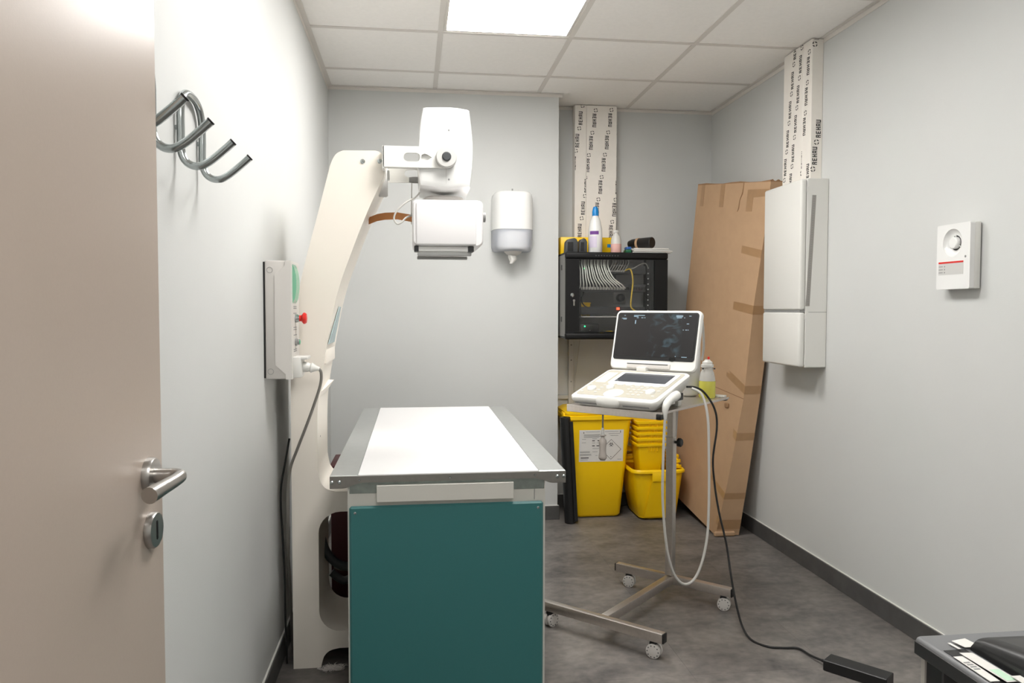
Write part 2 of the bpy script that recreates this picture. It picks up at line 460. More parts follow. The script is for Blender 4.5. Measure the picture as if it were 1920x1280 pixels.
# ================================================================== X-RAY STAND
Y0, Y1 = 2.715, 3.03
st = thing('x_ray_stand', 'cream white x-ray stand with arched column and tube head over the table', 'x-ray machine', (-.2, 2.87, 0))
outer = [(-.419, 0), (-.419, .92)]
outer += smooth_path([(-.419, .92), (-.418, 1.05), (-.411, 1.177), (-.379, 1.359), (-.318, 1.595), (-.282, 1.735)])[1:]
outer += smooth_path([(-.282, 1.735), (-.272, 1.762), (-.258, 1.782), (-.236, 1.793)])[1:]
outer += smooth_path([(-.128, 1.795), (-.108, 1.787), (-.096, 1.768), (-.094, 1.742), (-.100, 1.708)])
outer += smooth_path([(-.100, 1.708), (-.155, 1.588), (-.209, 1.451), (-.264, 1.287), (-.31, 1.049), (-.328, .92), (-.331, .80), (-.331, .70)])[1:]
outer += smooth_path([(-.331, .70), (-.322, .655), (-.303, .630), (-.270, .619)])[1:]
outer += [(.28, .617), (.28, 0), (.20, 0), (.19, .066)]
outer += smooth_path([(-.262, .066), (-.295, .058), (-.316, .036), (-.325, 0)])
hole = rrect(-.330, .126, .20, .548, .075, 7)
obj('column', G().plate([outer, hole], Y0, Y1, XZ), 'cream_paint', st, 30)
for sx, sz in ((-.171, 1.757), (-.113, 1.759)):
    obj('screw', G().lathe([(.0085, 0), (.0085, .002), (.004, .006), (.0, .006)], (sx, Y0 + .0005, sz), '-y', 14), 'chrome', st)
obj('screw', G().lathe([(.003, 0), (.003, .002), (0, .003)], (-.3325, 2.80, .80), 'x', 10), 'mid_grey', st)
# teal sticker and little bracket on the inner face of the column
def inner_x(z):
    P = [(1.451, -.209), (1.287, -.264), (1.049, -.31), (.92, -.328), (.70, -.331)]
    for (za, xa), (zb, xb) in zip(P, P[1:]):
        if zb <= z <= za: return xb + (xa - xb) * (z - zb) / (za - zb)
    return -.331
sg = G()
def on_inner(y, z, h): return (inner_x(z) + h, y, z)
sg.add([on_inner(2.725, 1.13, .003), on_inner(2.93, 1.13, .003), on_inner(2.93, 1.26, .003), on_inner(2.86, 1.26, .003), on_inner(2.725, 1.13, .001), on_inner(2.93, 1.13, .001), on_inner(2.93, 1.26, .001), on_inner(2.86, 1.26, .001)], [(0, 1, 2, 3), (4, 5, 6, 7), (0, 1, 5, 4), (1, 2, 6, 5), (2, 3, 7, 6), (3, 0, 4, 7)])
obj('control_sticker', sg, 'teal_sticker', st)['label'] = 'blue-grey sticker on the inner face'
obj('step_panel', G().box((-.335, 2.735, 1.060), (-.2985, 3.015, 1.115), .006), 'cream_paint', st)
br = G().add([(-.33, 2.73, .935), (-.308, 2.98, .972), (-.33, 2.98, .935), (-.33, 2.73, .955), (-.299, 2.98, .985), (-.33, 2.98, .985)], [(0, 1, 2), (3, 5, 4), (0, 3, 4, 1), (1, 4, 5, 2), (0, 2, 5, 3)])
obj('cassette_bracket', br, 'cream_paint', st)

# pivot and fork arm
obj('pivot', G().lathe([(.050, 0), (.054, .006), (.054, .03), (.050, .036)], (-.126, 2.86, 1.712), 'x', 32), 'light_grey', st)
arm = obj('arm', G().box((-.103, 2.66, 1.725), (-.095, 2.99, 1.802), .002, 1), 'white_plastic', st)
def fork(y0, y1):
    lp = smooth_path([(-.100, 1.731), (0.105, 1.731)], 2)
    lp = [(-.100, 1.802), (-.100, 1.731), (.112, 1.731)] + [(.112 + .0355 * math.sin(t), 1.7665 - .0355 * math.cos(t)) for t in [PI * k / 12 for k in range(1, 12)]] + [(.112, 1.802)]
    oval = rrect(-.031, 1.751, .025, 1.780, .0144, 6)
    drop = [(.030, 1.757), (.040, 1.753), (.050, 1.756), (.064, 1.766), (.050, 1.775), (.040, 1.778), (.030, 1.774), (.027, 1.766)]
    return G().plate([lp, oval, drop], y0, y1, XZ)
obj('fork_plate', fork(2.660, 2.670), 'white_plastic', st)
obj('fork_plate', fork(2.980, 2.990), 'white_plastic', st)
obj('arm_flange', G().box((-.098, 2.670, 1.731), (.012, 2.690, 1.736)), 'white_plastic', st)
obj('lever', G().tube([(-.014, 2.85, 1.720), (.0, 2.85, 1.720), (.035, 2.85, 1.720)], [.0095, .0115, .0115], n=14, spline=False), 'mid_grey', st)
obj('arm_hinge', G().box((-.088, 2.705, 1.695), (-.080, 2.725, 1.728), .002, 1), 'light_grey', st)
# tube head
hd_out = smooth_path([(.034, 1.938), (.024, 1.88), (.018, 1.80), (.018, 1.72), (.024, 1.672)]) + smooth_path([(.110, 1.661), (.196, 1.670)], 3)
hd_out += smooth_path([(.196, 1.672), (.204, 1.74), (.206, 1.81), (.200, 1.88), (.193, 1.934)])[1:]
hd_out += smooth_path([(.193, 1.936), (.150, 1.942), (.10, 1.943), (.034, 1.940)])[1:-1]
def inset(lp, k, cx, cy): return [(cx + (x - cx) * k, cy + (y - cy) * k) for x, y in lp]
g = G()
rings = []
for k, yy in ((.90, 2.672), (.97, 2.677), (1.0, 2.690), (1.0, 2.955), (.97, 2.972), (.9, 2.978)):
    rings.append([(x, yy, z) for x, z in inset(hd_out, k, .111, 1.80)])
g.loft(rings)
hd = obj('tube_head', g, 'white_gloss', st, 40)
obj('seam', G().box((.112, 2.6708, 1.68), (.1132, 2.6735, 1.925)), 'light_grey', hd)
for sz in (1.862, 1.695): obj('screw', G().lathe([(.0035, 0), (.0035, .001), (0, .0015)], (.122, 2.6725, sz), '-y', 12), 'mid_grey', hd)
kn = obj('pivot_knob', G().lathe([(.034, -.008), (.036, 0), (.036, .016), (.033, .020), (.016, .0205), (0.0, .0205)], (.113, 2.660, 1.7665), '-y', 40), 'light_grey', st)
obj('knob_cap', G().lathe([(.0155, 0), (.0155, .003), (.012, .006), (0, .006)], (.113, 2.6398, 1.7665), '-y', 28), 'dark_grey', kn)
# swivel ring and collimator
obj('swivel_ring', G().lathe([(.070, 0), (.074, .006), (.074, .022), (.066, .028)], (.108, 2.80, 1.622), 'z', 40), 'grey_plastic', st)
cb_out = rrect(-.003, 1.466, .239, 1.624, .018, 5)
rings = []
for k, yy in ((.955, 2.652), (.985, 2.656), (1.0, 2.668), (1.0, 2.935), (.97, 2.95)):
    rings.append([(x, yy, z) for x, z in inset(cb_out, k, .118, 1.545)])
cbx = obj('collimator_box', G().loft(rings), 'housing_white', st, 40)
obj('front_cover', G().box((.010, 2.645, 1.470), (.214, 2.655, 1.612), .008, 3), 'housing_white', cbx)
obj('slot_block', G().box((.003, 2.652, 1.447), (.018, 2.70, 1.4665), .002, 1), 'black_plastic', cbx)
obj('slot_block', G().box((.186, 2.652, 1.447), (.206, 2.70, 1.4665), .002, 1), 'black_plastic', cbx)
obj('slot_tray', G().box((.016, 2.656, 1.448), (.188, 2.90, 1.4655), .002, 1), 'light_grey', cbx)
obj('accessory_rail', G().box((.014, 2.658, 1.434), (.198, 2.672, 1.4455), .002, 1), 'mid_grey', cbx)
obj('accessory_rail', G().box((.014, 2.86, 1.434), (.198, 2.874, 1.4455), .002, 1), 'mid_grey', cbx)
kg = G()
for k in range(5): kg.lathe([(.017, 0), (.017, .0026), (.0145, .0028), (.0145, .0034)], (.238 + .0036 * k, 2.76, 1.578), 'x', 24)
kk = obj('adjust_knob', kg, 'mid_grey', cbx)
obj('knob_pointer', G().box((.240, 2.754, 1.545), (.246, 2.768, 1.57), .002, 1), 'mid_grey', cbx)
obj('head_cable', G().tube([(.024, 2.75, 1.66), (.005, 2.73, 1.638), (-.022, 2.70, 1.62), (-.054, 2.69, 1.589), (-.065, 2.69, 1.562), (-.055, 2.69, 1.544), (-.04, 2.69, 1.548), (-.024, 2.70, 1.566), (.0, 2.72, 1.578)], .0032, n=8), 'cable_lightgrey', st)
obj('pull_cord', G().tube([(-.004, 2.85, 1.709), (-.005, 2.845, 1.66), (-.006, 2.82, 1.60), (-.006, 2.80, 1.555)], .0018, n=6), 'cable_lightgrey', st)
# brown leather strap hanging from the collimator
tp = [(-.160, 2.86, 1.571), (-.128, 2.83, 1.580), (-.099, 2.81, 1.583), (-.055, 2.79, 1.5825), (-.004, 2.77, 1.572)]
g = G(); vs = []
for x, yy, z in tp:
    vs += [(x, yy, z - .0125), (x, yy, z + .0125), (x, yy + .002, z + .0125), (x, yy + .002, z - .0125)]
fs = [(0, 1, 2, 3), (16, 19, 18, 17)]
for k in range(4):
    for i in range(4): fs.append((k * 4 + i, k * 4 + (i + 1) % 4, k * 4 + 4 + (i + 1) % 4, k * 4 + 4 + i))
g.add(vs, fs)
obj('measuring_strap', g, 'brown_strap', st)['label'] = 'brown strap beside the collimator'
# hose and cables inside the foot
obj('hose', G().tube([(-.365, 2.99, .46), (-.347, 2.93, .40), (-.318, 2.90, .34), (-.27, 2.90, .298), (-.19, 2.92, .285), (-.10, 2.96, .29)], .0165, n=12), 'dark_grey', st)
obj('hose', G().tube([(-.33, 3.12, .20), (-.28, 3.12, .165), (-.22, 3.12, .20), (-.19, 3.12, .28), (-.185, 3.12, .36)], .016, n=12), 'dark_grey', st)
obj('thin_cable', G().tube([(-.315, 3.07, .235), (-.27, 3.06, .23), (-.225, 3.05, .30), (-.212, 3.05, .40), (-.21, 3.05, .47)], .003, n=6), 'cable_grey', st)

# maroon generator box behind the stand
t = thing('generator_box', 'dark maroon box standing behind the x-ray stand under the table', 'box', (0, 3.42, 0))
obj('case', G().box((-.35, 3.30, .02), (.30, 3.56, .578), .008), 'maroon', t)
obj('lid', G().box((-.355, 3.295, .578), (.305, 3.565, .592), .004), 'maroon', t)
for fx in (-.3, .25): obj('foot', G().cyl((fx, 3.43, 0), (fx, 3.43, .022), .02), 'black_rubber', t)

# ================================================================== EXAMINATION TABLE
tb = thing('examination_table', 'teal fronted examination table with white top and steel edges', 'table', (.105, 3.0, 0))
TX0, TX1, TY0, TY1, TZ = -.241, .449, 2.25, 3.79, .772
obj('top_panel', G().box((-.161, TY0 + .004, TZ - .018), (.367, TY1, TZ + .001), .001, 1), 'table_white', tb)
obj('side_strip', G().box((TX0, TY0 + .003, TZ - .016), (-.161, TY1, TZ), .002, 1), 'sheet_steel', tb)
obj('side_strip', G().box((.367, TY0 + .003, TZ - .016), (TX1, TY1, TZ), .002, 1), 'sheet_steel', tb)
# front rail: deep cheeks at the ends, narrow in the middle
def rail(y0, y1):
    lp = [(TX0, .7695), (TX0, .7345)] + smooth_path([(-.215, .7345), (-.195, .736), (-.172, .745), (-.150, .7505)]) + [(.356, .7505)]
    lp += smooth_path([(.356, .7505), (.378, .745), (.402, .736), (.424, .7345)])[1:] + [(TX1, .7345), (TX1, .7695)]
    return G().plate([lp], y0, y1, XZ)
obj('front_rail', rail(TY0, TY0 + .004), 'raw_steel', tb)
obj('back_rail', rail(TY1 - .002, TY1 + .002), 'raw_steel', tb)
for sx, sz, r in ((-.235, .7525, .0055), (-.214, .753, .0055), (.424, .754, .0055), (.443, .754, .0055), (-.157, .758, .003), (.104, .759, .0035), (.356, .760, .003)):
    obj('screw', G().lathe([(r, 0), (r, .0015), (r * .6, .004), (0, .004)], (sx, TY0 + .0003, sz), '-y', 14), 'chrome', tb)
obj('cross_channel', G().box((-.186, TY0 + .012, .716), (.386, TY0 + .04, .7505), .001, 1), 'galvanised', tb)
obj('drawer_front', G().box((-.108, TY0 - .003, .692), (.292, TY0 + .012, .741), .001, 1), 'frame_white', tb)
fr = G().plate([[( -.192, 0.0), (.389, 0.0), (.389, .7505), (-.192, .7505)], [(-.12, .10), (.32, .10), (.32, .62), (-.12, .62)]], TY0 + .014, TY0 + .034, XZ)
obj('front_frame', fr, 'frame_white', tb)
fr = G().plate([[( -.192, 0.0), (.389, 0.0), (.389, .7505), (-.192, .7505)], [(-.12, .10), (.32, .10), (.32, .62), (-.12, .62)]], TY1 - .034, TY1 - .014, XZ)
obj('back_frame', fr, 'frame_white', tb)
obj('side_rail', G().box((-.186, TY0 + .034, .70), (-.16, TY1 - .034, .752), .002, 1), 'frame_white', tb)
obj('side_rail', G().box((.357, TY0 + .034, .70), (.383, TY1 - .034, .752), .002, 1), 'frame_white', tb)
obj('side_panel', G().box((.378, TY0 + .034, .04), (.387, TY1 - .034, .70), .001, 1), 'frame_white', tb)
obj('seam', G().box((.356, TY0 + .012, .684), (.3575, TY0 + .0145, .716)), 'mid_grey', tb)
fp = obj('front_panel', G().box((-.187, TY0 + .001, .02), (.382, TY0 + .014, .6805), .006, 1), 'teal', tb)
fp['label'] = 'teal laminate front panel'
obj('back_panel', G().box((-.187, TY1 - .014, .02), (.382, TY1 - .001, .6805), .006, 1), 'teal', tb)
for sx, sz in ((-.170, .662), (.366, .662), (-.170, .04), (.366, .04)):
    obj('screw', G().lathe([(.004, 0), (.004, .001), (0, .0018)], (sx, TY0 + .0012, sz), '-y', 12), 'chrome', tb)

# ================================================================== CONTROL BOX on the left wall
cbm = thing('control_box', 'grey wall control box with red emergency button beside the x-ray stand', 'control box', (-.43, 2.615, 1.027))
CY0, CY1, CZ0, CZ1 = 2.533, 2.70, 1.027, 1.405
obj('back_plate', G().box((XL, CY0 + .003, CZ0 + .004), (XL + .005, CY1 - .003, CZ1 - .004)), 'black_plastic', cbm)  # black sheet paints the shade in the gap between housing and wall
bd = obj('housing', G().box((XL + .005, CY0, CZ0), (-.392, CY1, CZ1), .006), 'grey_plastic', cbm)
cov = G().plate([[(-.437, CZ0 + .045), (-.405, CZ0 + .016), (-.405, CZ0), (-.386, CZ0), (-.386, CZ1), (-.405, CZ1), (-.405, CZ1 - .016), (-.437, CZ1 - .045)]], CY0 - .0025, CY1 - .002, XZ)
obj('front_cover', cov, 'cover_grey', cbm)
for sz in (1.052, 1.375):
    rg = G().plate([circle(-.452, sz, .0095), circle(-.452, sz, .0082)], CY0 - .0006, CY0 + .001, XZ)
    obj('cover_cap', rg, 'mid_grey', cbm)
gcv = G()
prof = smooth_path([(-.387, 1.268), (-.378, 1.288), (-.3735, 1.33), (-.377, 1.372), (-.387, 1.398)])
obj('breaker_cover', gcv.plate([prof], 2.56, 2.63, XZ), 'green_clear', cbm)
eb = obj('button_base', G().lathe([(.0135, 0), (.0135, .010), (.011, .010), (.011, .014)], (-.386, 2.61, 1.221), 'x', 22), 'chrome', cbm)
obj('emergency_button', G().lathe([(.010, 0), (.010, .012), (.019, .019), (.019, .024), (.015, .029), (0, .031)], (-.378, 2.61, 1.221), 'x', 26), 'red_plastic', cbm)
pl = obj('pilot_lamp', G().lathe([(.012, 0), (.012, .006), (.009, .008), (.009, .013), (0, .013)], (-.386, 2.61, 1.143), 'x', 20), 'mid_grey', cbm)
obj('lamp_lens', G().lathe([(.0085, 0), (.0085, .003), (0, .005)], (-.3735, 2.61, 1.143), 'x', 18), 'green_clear', pl)
so = obj('socket', G().box((-.388, 2.553, 1.030), (-.360, 2.637, 1.098), .004), 'white_plastic', cbm)
obj('socket_lid', G().box((-.362, 2.553, 1.088), (-.340, 2.637, 1.098), .002, 1), 'white_plastic', so)
for zz in (1.258, 1.252, 1.236, 1.19, 1.183, 1.165, 1.118, 1.112): obj('printed_line', G().box((-.3862, 2.575, zz), (-.3855, 2.64, zz + .003)), 'ink_soft', cbm)
pgm = thing('power_cable', 'grey power cable with white plug hanging from the control box socket', 'cable', (-.41, 2.62, 0.003))
obj('plug', G().tube([(-.365, 2.595, 1.062), (-.345, 2.595, 1.061), (-.338, 2.595, 1.06), (-.333, 2.595, 1.059), (-.318, 2.595, 1.057), (-.308, 2.595, 1.055)], [.018, .016, .013, .017, .009, .006], n=18, spline=False), 'white_plastic', pgm)
obj('cord', G().tube([(-.312, 2.60, 1.056), (-.303, 2.60, 1.042), (-.307, 2.61, 1.0), (-.330, 2.62, .931), (-.357, 2.63, .86), (-.389, 2.645, .781), (-.414, 2.66, .715), (-.425, 2.67, .63), (-.428, 2.68, .54), (-.436, 2.72, .44), (-.442, 2.80, .3), (-.445, 2.85, .1), (-.445, 2.87, .006)], .0048, n=10), 'cable_grey', pgm)
tag(obj('wall_cable', G().tube([(-.432, 2.76, .80), (-.445, 2.75, .72), (-.458, 2.74, .64), (-.460, 2.74, .56), (-.455, 2.74, .46), (-.450, 2.74, .32), (-.449, 2.74, .18), (-.446, 2.75, .006)], .0036, n=8), 'black_rubber'), 'thin black cable running down the left wall beside the stand', 'cable')

# ================================================================== COAT HOOKS
def hook_unit(ya, label):
    yb = ya + .16
    t = thing('coat_hook', label, 'coat hook', (XL, ya + .08, 1.53), 'chrome coat hooks on the left wall')
    xw = -.4625; r = .0078
    P = []
    for yy in (ya,):
        P += [(-.362, yy, 1.588), (-.380, yy, 1.571), (-.405, yy, 1.550), (-.425, yy, 1.539), (-.443, yy, 1.540), (-.456, yy, 1.551), (xw, yy, 1.572), (xw, yy, 1.61), (xw, yy, 1.645)]
    P += [(xw, ya + .008, 1.672), (xw, ya + .035, 1.692), (xw, ya + .08, 1.698), (xw, yb - .035, 1.692), (xw, yb - .008, 1.672)]
    P += [(xw, yb, 1.645), (xw, yb, 1.61), (xw, yb, 1.572), (-.456, yb, 1.551), (-.443, yb, 1.540), (-.425, yb, 1.539), (-.405, yb, 1.550), (-.380, yb, 1.571), (-.362, yb, 1.588)]
    obj('bent_tube', G().tube(P, r, n=14, sub=4), 'chrome', t)
    for yy in (ya, yb):
        obj('end_cap', G().cyl((-.3625, yy, 1.5875), (-.3600, yy, 1.5898), .0080, n=14), 'black_plastic', t)
        obj('screw', G().cyl((XL, yy + .018, 1.615), (XL + .012, yy + .018, 1.615), .0035, n=10), 'chrome', t)
        obj('fixing', G().cyl((XL, yy, 1.615), (xw, yy, 1.615), .005, n=10), 'chrome', t)
hook_unit(1.64, 'double chrome coat hook farther from the door, both uprights visible')
hook_unit(1.306, 'double chrome coat hook half hidden behind the door edge')

# ================================================================== TOWEL DISPENSER
td = thing('towel_dispenser', 'white centre-feed paper towel dispenser on the grey wall', 'dispenser', (.567, YP, 1.56))
def dring(z, k, x0=.448, x1=.686, y0=4.33):
    cx = (x0 + x1) / 2; hw = (x1 - x0) / 2 * k
    pts = []
    for i in range(25):
        a = PI * i / 24
        sx = math.copysign(abs(math.cos(a)) ** .55, math.cos(a)); sy = math.sin(a) ** .7 if math.sin(a) > 0 else 0
        pts.append((cx + hw * sx, YP - .02 - (YP - .02 - y0) * k * sy, z))
    pts += [(cx - hw, YP, z), (cx + hw, YP, z)]
    return pts
obj('cover', G().loft([dring(1.705, 1.0), dring(1.80, 1.0), dring(1.885, .985), dring(1.908, .95), dring(1.920, .86), dring(1.924, .6)]), 'white_gloss', td, 45)
obj('window_shell', G().loft([dring(1.582, .80), dring(1.590, .92), dring(1.610, .975), dring(1.66, .985), dring(1.7045, .985)]), 'smoky_window', td, 45)
obj('paper_roll', G().lathe([(.02, 0), (.085, 0), (.088, .01), (.088, .10), (.02, .10)], (.567, 4.425, 1.595), 'z', 28), 'paper', td)
obj('nozzle', G().lathe([(.022, 0), (.040, .008), (.052, .022)], (.567, 4.41, 1.560), 'z', 24), 'grey_plastic', td)
obj('key_tab', G().box((.562, 4.43, 1.918), (.570, 4.437, 1.944)), 'mid_grey', td)
g = G()
rings = []
for z, rx, ry, ox in ((1.566, .020, .016, -.004), (1.552, .021, .014, -.003), (1.538, .020, .015, .001), (1.526, .013, .010, -.002), (1.514, .009, .006, -.008)):
    rings.append([(.566 + ox + rx * (1 + .22 * math.sin(5 * a)) * math.cos(a), 4.405 + ry * (1 + .25 * math.cos(4 * a + z * 90)) * math.sin(a), z) for a in [2 * PI * i / 20 for i in range(20)]])
obj('paper_end', g.loft(rings), 'paper', td, 60)

# ================================================================== NETWORK CABINET
rk = thing('network_cabinet', 'black wall-mounted network cabinet with glass door in the recess', 'cabinet', (1.158, 4.55, 1.082))
RX0, RX1, RY0, RY1, RZ0, RZ1 = .858, 1.458, 4.345, 4.768, 1.084, 1.578
obj('top_panel', G().box((RX0, RY0, RZ1 - .012), (RX1, RY1, RZ1), .003, 1), 'rack_black', rk)
obj('bottom_panel', G().box((RX0, RY0, RZ0), (RX1, RY1, RZ0 + .012), .003, 1), 'rack_black', rk)
sp = obj('side_panel', G().box((RX0, RY0, RZ0 + .012), (RX0 + .010, RY1, RZ1 - .012)), 'rack_side_lit', rk)
for z in (1.18, 1.48): obj('side_latch', G().box((RX0 - .003, RY0 + .09, z), (RX0, RY0 + .11, z + .03), .001, 1), 'black_plastic', sp)
obj('side_panel', G().box((RX1 - .010, RY0, RZ0 + .012), (RX1, RY1, RZ1 - .012)), 'rack_black', rk)
obj('top_bezel', G().box((RX0 - .002, 4.324, 1.541), (RX1 + .002, RY0 + .01, RZ1 + .001), .010, 3), 'rack_black', rk)
obj('bottom_bezel', G().box((RX0 - .002, 4.324, RZ0 - .003), (RX1 + .002, RY0 + .01, 1.118), .010, 3), 'rack_black', rk)
df = obj('door', G().plate([[(RX0, 1.119), (RX1, 1.119), (RX1, 1.540), (RX0, 1.540)], rrect(.938, 1.126, 1.380, 1.5365, .004, 2)], 4.328, 4.342, XZ), 'rack_black', rk)
obj('glass_pane', G().box((.932, 4.334, 1.122), (1.386, 4.337, 1.539)), 'tinted_glass', df)
lk = obj('lock', G().lathe([(.0115, 0), (.0115, .004), (.008, .007), (0, .007)], (.897, 4.328, 1.334), '-y', 22), 'chrome', df)
kg = G().box((.8945, 4.307, 1.322), (.8985, 4.3215, 1.336), .001, 1)
obj('key', kg, 'satin_steel', df)
obj('hanging_key', G().box((.902, 4.318, 1.273), (.910, 4.3205, 1.300), .001, 1).lathe([(.0065, 0), (.0065, .002)], (.906, 4.3205, 1.303), '-y', 14), 'satin_steel', df)
vt = G()
for k in range(9): vt.box((1.03 + .016 * k, 4.3225, 1.556), (1.037 + .016 * k, 4.3245, 1.562))
obj('top_vents', vt, 'dark_grey', rk)
# fitted equipment inside
obj('mounting_rail', G().box((.945, 4.40, 1.10), (.965, 4.415, 1.56)), 'rack_black', rk)
rr = obj('mounting_rail', G().box((1.352, 4.40, 1.10), (1.376, 4.415, 1.56)), 'rack_black', rk)
for k in range(12): obj('cage_nut', G().box((1.360, 4.3975, 1.15 + .031 * k), (1.367, 4.4005, 1.156 + .031 * k)), 'light_grey', rr)
sw = obj('switch_and_backdrop', G().box((.95, 4.41, 1.462), (1.37, 4.60, 1.506), .002, 1).box((.95, 4.47, 1.40), (1.19, 4.60, 1.4618), .002, 1), 'switch_grey', rk)  # lower block is a dark backdrop added behind the cables
pp = obj('patch_panel', G().box((.95, 4.41, 1.354), (1.37, 4.44, 1.398), .002, 1), 'switch_grey', rk)
for k in range(24):
    x = .958 + .0168 * k
    obj('port', G().box((x, 4.404, 1.367), (x + .013, 4.4105, 1.383), .001, 1), 'cable_lightgrey' if k < 16 else 'black_plastic', pp)
for k in range(9):
    x = 1.122 + .0115 * k
    obj('port', G().box((x, 4.404, 1.470), (x + .0085, 4.4105, 1.482), .001, 1), 'light_grey', sw)
obj('shelf', G().box((.94, 4.40, 1.206), (1.37, 4.70, 1.212), .001, 1), 'light_grey', rk)
obj('power_strip', G().box((.965, 4.44, 1.222), (1.36, 4.49, 1.268), .003, 1), 'switch_grey', rk)
obj('rocker_switch', G().box((1.186, 4.433, 1.250), (1.203, 4.441, 1.264), .001, 1), 'led_red', rk)
ol = obj('wall_outlet', G().box((1.25, 4.752, 1.290), (1.33, 4.768, 1.370), .004), 'white_plastic', rk)
obj('adapter_plug', G().lathe([(.026, 0), (.026, .03), (.02, .045), (.008, .05)], (1.29, 4.752, 1.325), '-y', 20), 'black_plastic', rk)
obj('status_light', G().lathe([(.004, 0), (.004, .003), (0, .004)], (.988, 4.405, 1.154), '-y', 12), 'led_green', rk)
obj('status_light', G().lathe([(.003, 0), (.003, .003), (0, .004)], (.985, 4.4095, 1.490), '-y', 12), 'led_green', rk)
# loose things inside the cabinet
t = thing('router', 'small black router with green light on the cabinet floor', 'router', (1.0, 4.47, 1.097))
obj('case', G().box((.955, 4.41, 1.098), (1.075, 4.54, 1.168), .006), 'black_plastic', t)
obj('light', G().lathe([(.003, 0), (.003, .002)], (1.02, 4.4095, 1.13), '-y', 10), 'mid_grey', t)
t = thing('small_yellow_box', 'small yellow box inside the network cabinet behind the glass', 'box', (.99, 4.55, 1.212))
obj('tray', G().box((.952, 4.53, 1.2135), (1.050, 4.62, 1.285), .004), 'yellow_plastic', t)
obj('lid', G().box((.949, 4.527, 1.285), (1.053, 4.623, 1.294), .003), 'yellow_plastic', t)
ORD = ['first', 'second', 'third', 'fourth', 'fifth', 'sixth', 'seventh', 'eighth', 'ninth', 'tenth', 'eleventh', 'twelfth', 'thirteenth', 'fourteenth']
for k in range(14):
    xa = .953 + .0128 * k; xb = .957 + .0208 * k
    dy = .010 * (k % 3)
    pts = [(xa + .003, 4.410 - dy, 1.547), (xa - .003, 4.392 - dy, 1.515), (xa + .02 * (xb - xa), 4.376 - dy * .6, 1.480), (xa + .28 * (xb - xa), 4.374 - dy * .4, 1.432), (xa + .72 * (xb - xa), 4.378, 1.398), (xb, 4.400, 1.376)]
    tag(obj('patch_cable', G().tube(pts, .0034, n=7, sub=5), 'cable_white'), ORD[k] + ' white cable from the left curving down to the patch panel', 'cable', 'white patch cables in the network cabinet')
for k in range(7):
    xa = 1.138 + .0155 * k; xb = 1.128 + .0155 * k
    tag(obj('patch_cable', G().tube([(xa + .008, 4.412, 1.548), (xa + .012, 4.388, 1.527), (xb + .010, 4.376, 1.503), (xb, 4.402, 1.476)], .0029, n=7, sub=5), 'cable_lightgrey'), ORD[k] + ' short grey cable from the left, plugged into the upper switch', 'cable', 'short patch cables in the network cabinet')
tag(obj('patch_cable', G().tube([(1.225, 4.40, 1.478), (1.246, 4.375, 1.487), (1.258, 4.37, 1.46), (1.264, 4.37, 1.41), (1.257, 4.37, 1.34), (1.254, 4.375, 1.275), (1.272, 4.38, 1.25), (1.31, 4.40, 1.235), (1.34, 4.43, 1.228)], .0042, n=8, sub=5), 'cable_yellow'), 'yellow cable hanging in front of the patch panel', 'cable')
tag(obj('patch_cable', G().tube([(1.235, 4.40, 1.484), (1.27, 4.375, 1.492), (1.31, 4.372, 1.515), (1.34, 4.375, 1.52), (1.362, 4.397, 1.497)], .0027, n=7, sub=5), 'cable_lightgrey'), 'thin grey cable looping to the right rail of the cabinet', 'cable')
tag(obj('earth_wire', G().tube([(1.03, 4.44, 1.100), (1.09, 4.42, 1.115), (1.145, 4.42, 1.125), (1.20, 4.42, 1.108), (1.24, 4.43, 1.101)], .0026, n=6), 'cable_yellow'), 'thin yellow wire lying on the cabinet floor', 'wire')
tag(obj('power_lead', G().tube([(.99, 4.44, 1.360), (.975, 4.42, 1.33), (.972, 4.42, 1.30), (.99, 4.43, 1.275), (1.02, 4.443, 1.262)], .0035, n=7), 'black_rubber'), 'black lead curving below the patch panel', 'cable')

# things standing on the network cabinet
ZT = RZ1 + .0015
def bottle(t, cx, cy, z0, prof, m, part='bottle_body', n=26):
    return obj(part, G().lathe([(r, z0 + z) for r, z in prof], (cx, cy, 0), 'z', n), m, t, 45)
t = thing('spray_bottle', 'white bottle with blue cap and purple label on the cabinet', 'bottle', (1.051, 4.42, ZT))
b0 = bottle(t, 1.051, 4.42, ZT, [(.038, 0), (.041, .004), (.041, .10), (.039, .14), (.030, .185), (.020, .21), (.017, .215)], 'white_gloss')
bottle(t, 1.051, 4.42, ZT, [(.019, .215), (.019, .240), (.014, .262), (.011, .268)], 'blue_cap', 'cap')
def wrap(cx, cy, r, a0, a1, z0, z1, m, par, name):
    n = 8; vs = []
    for i in range(n + 1):
        a = math.radians(a0 + (a1 - a0) * i / n)
        for z in (z0, z1):
            for rr in (r, r + .0006): vs.append((cx + rr * math.cos(a), cy + rr * math.sin(a), z))
    fs = []
    for i in range(n):
        k = i * 4; fs += [(k + 1, k + 5, k + 7, k + 3), (k, k + 2, k + 6, k + 4), (k + 2, k + 3, k + 7, k + 6), (k, k + 4, k + 5, k + 1)]
    fs += [(0, 1, 3, 2), (n * 4, n * 4 + 2, n * 4 + 3, n * 4 + 1)]
    return obj(name, G().add(vs, fs), m, par)
wrap(1.051, 4.42, .0412, 210, 285, ZT + .105, ZT + .125, 'purple', b0, 'label_band')
wrap(1.051, 4.42, .0412, 205, 270, ZT + .03, ZT + .095, 'lilac', b0, 'label_print')
t = thing('pink_bottle', 'small clear bottle half filled with pink liquid on the cabinet', 'bottle', (1.170, 4.40, ZT))
bottle(t, 1.170, 4.40, ZT, [(.029, 0), (.031, .003), (.031, .052)], 'pink_liquid', 'liquid')
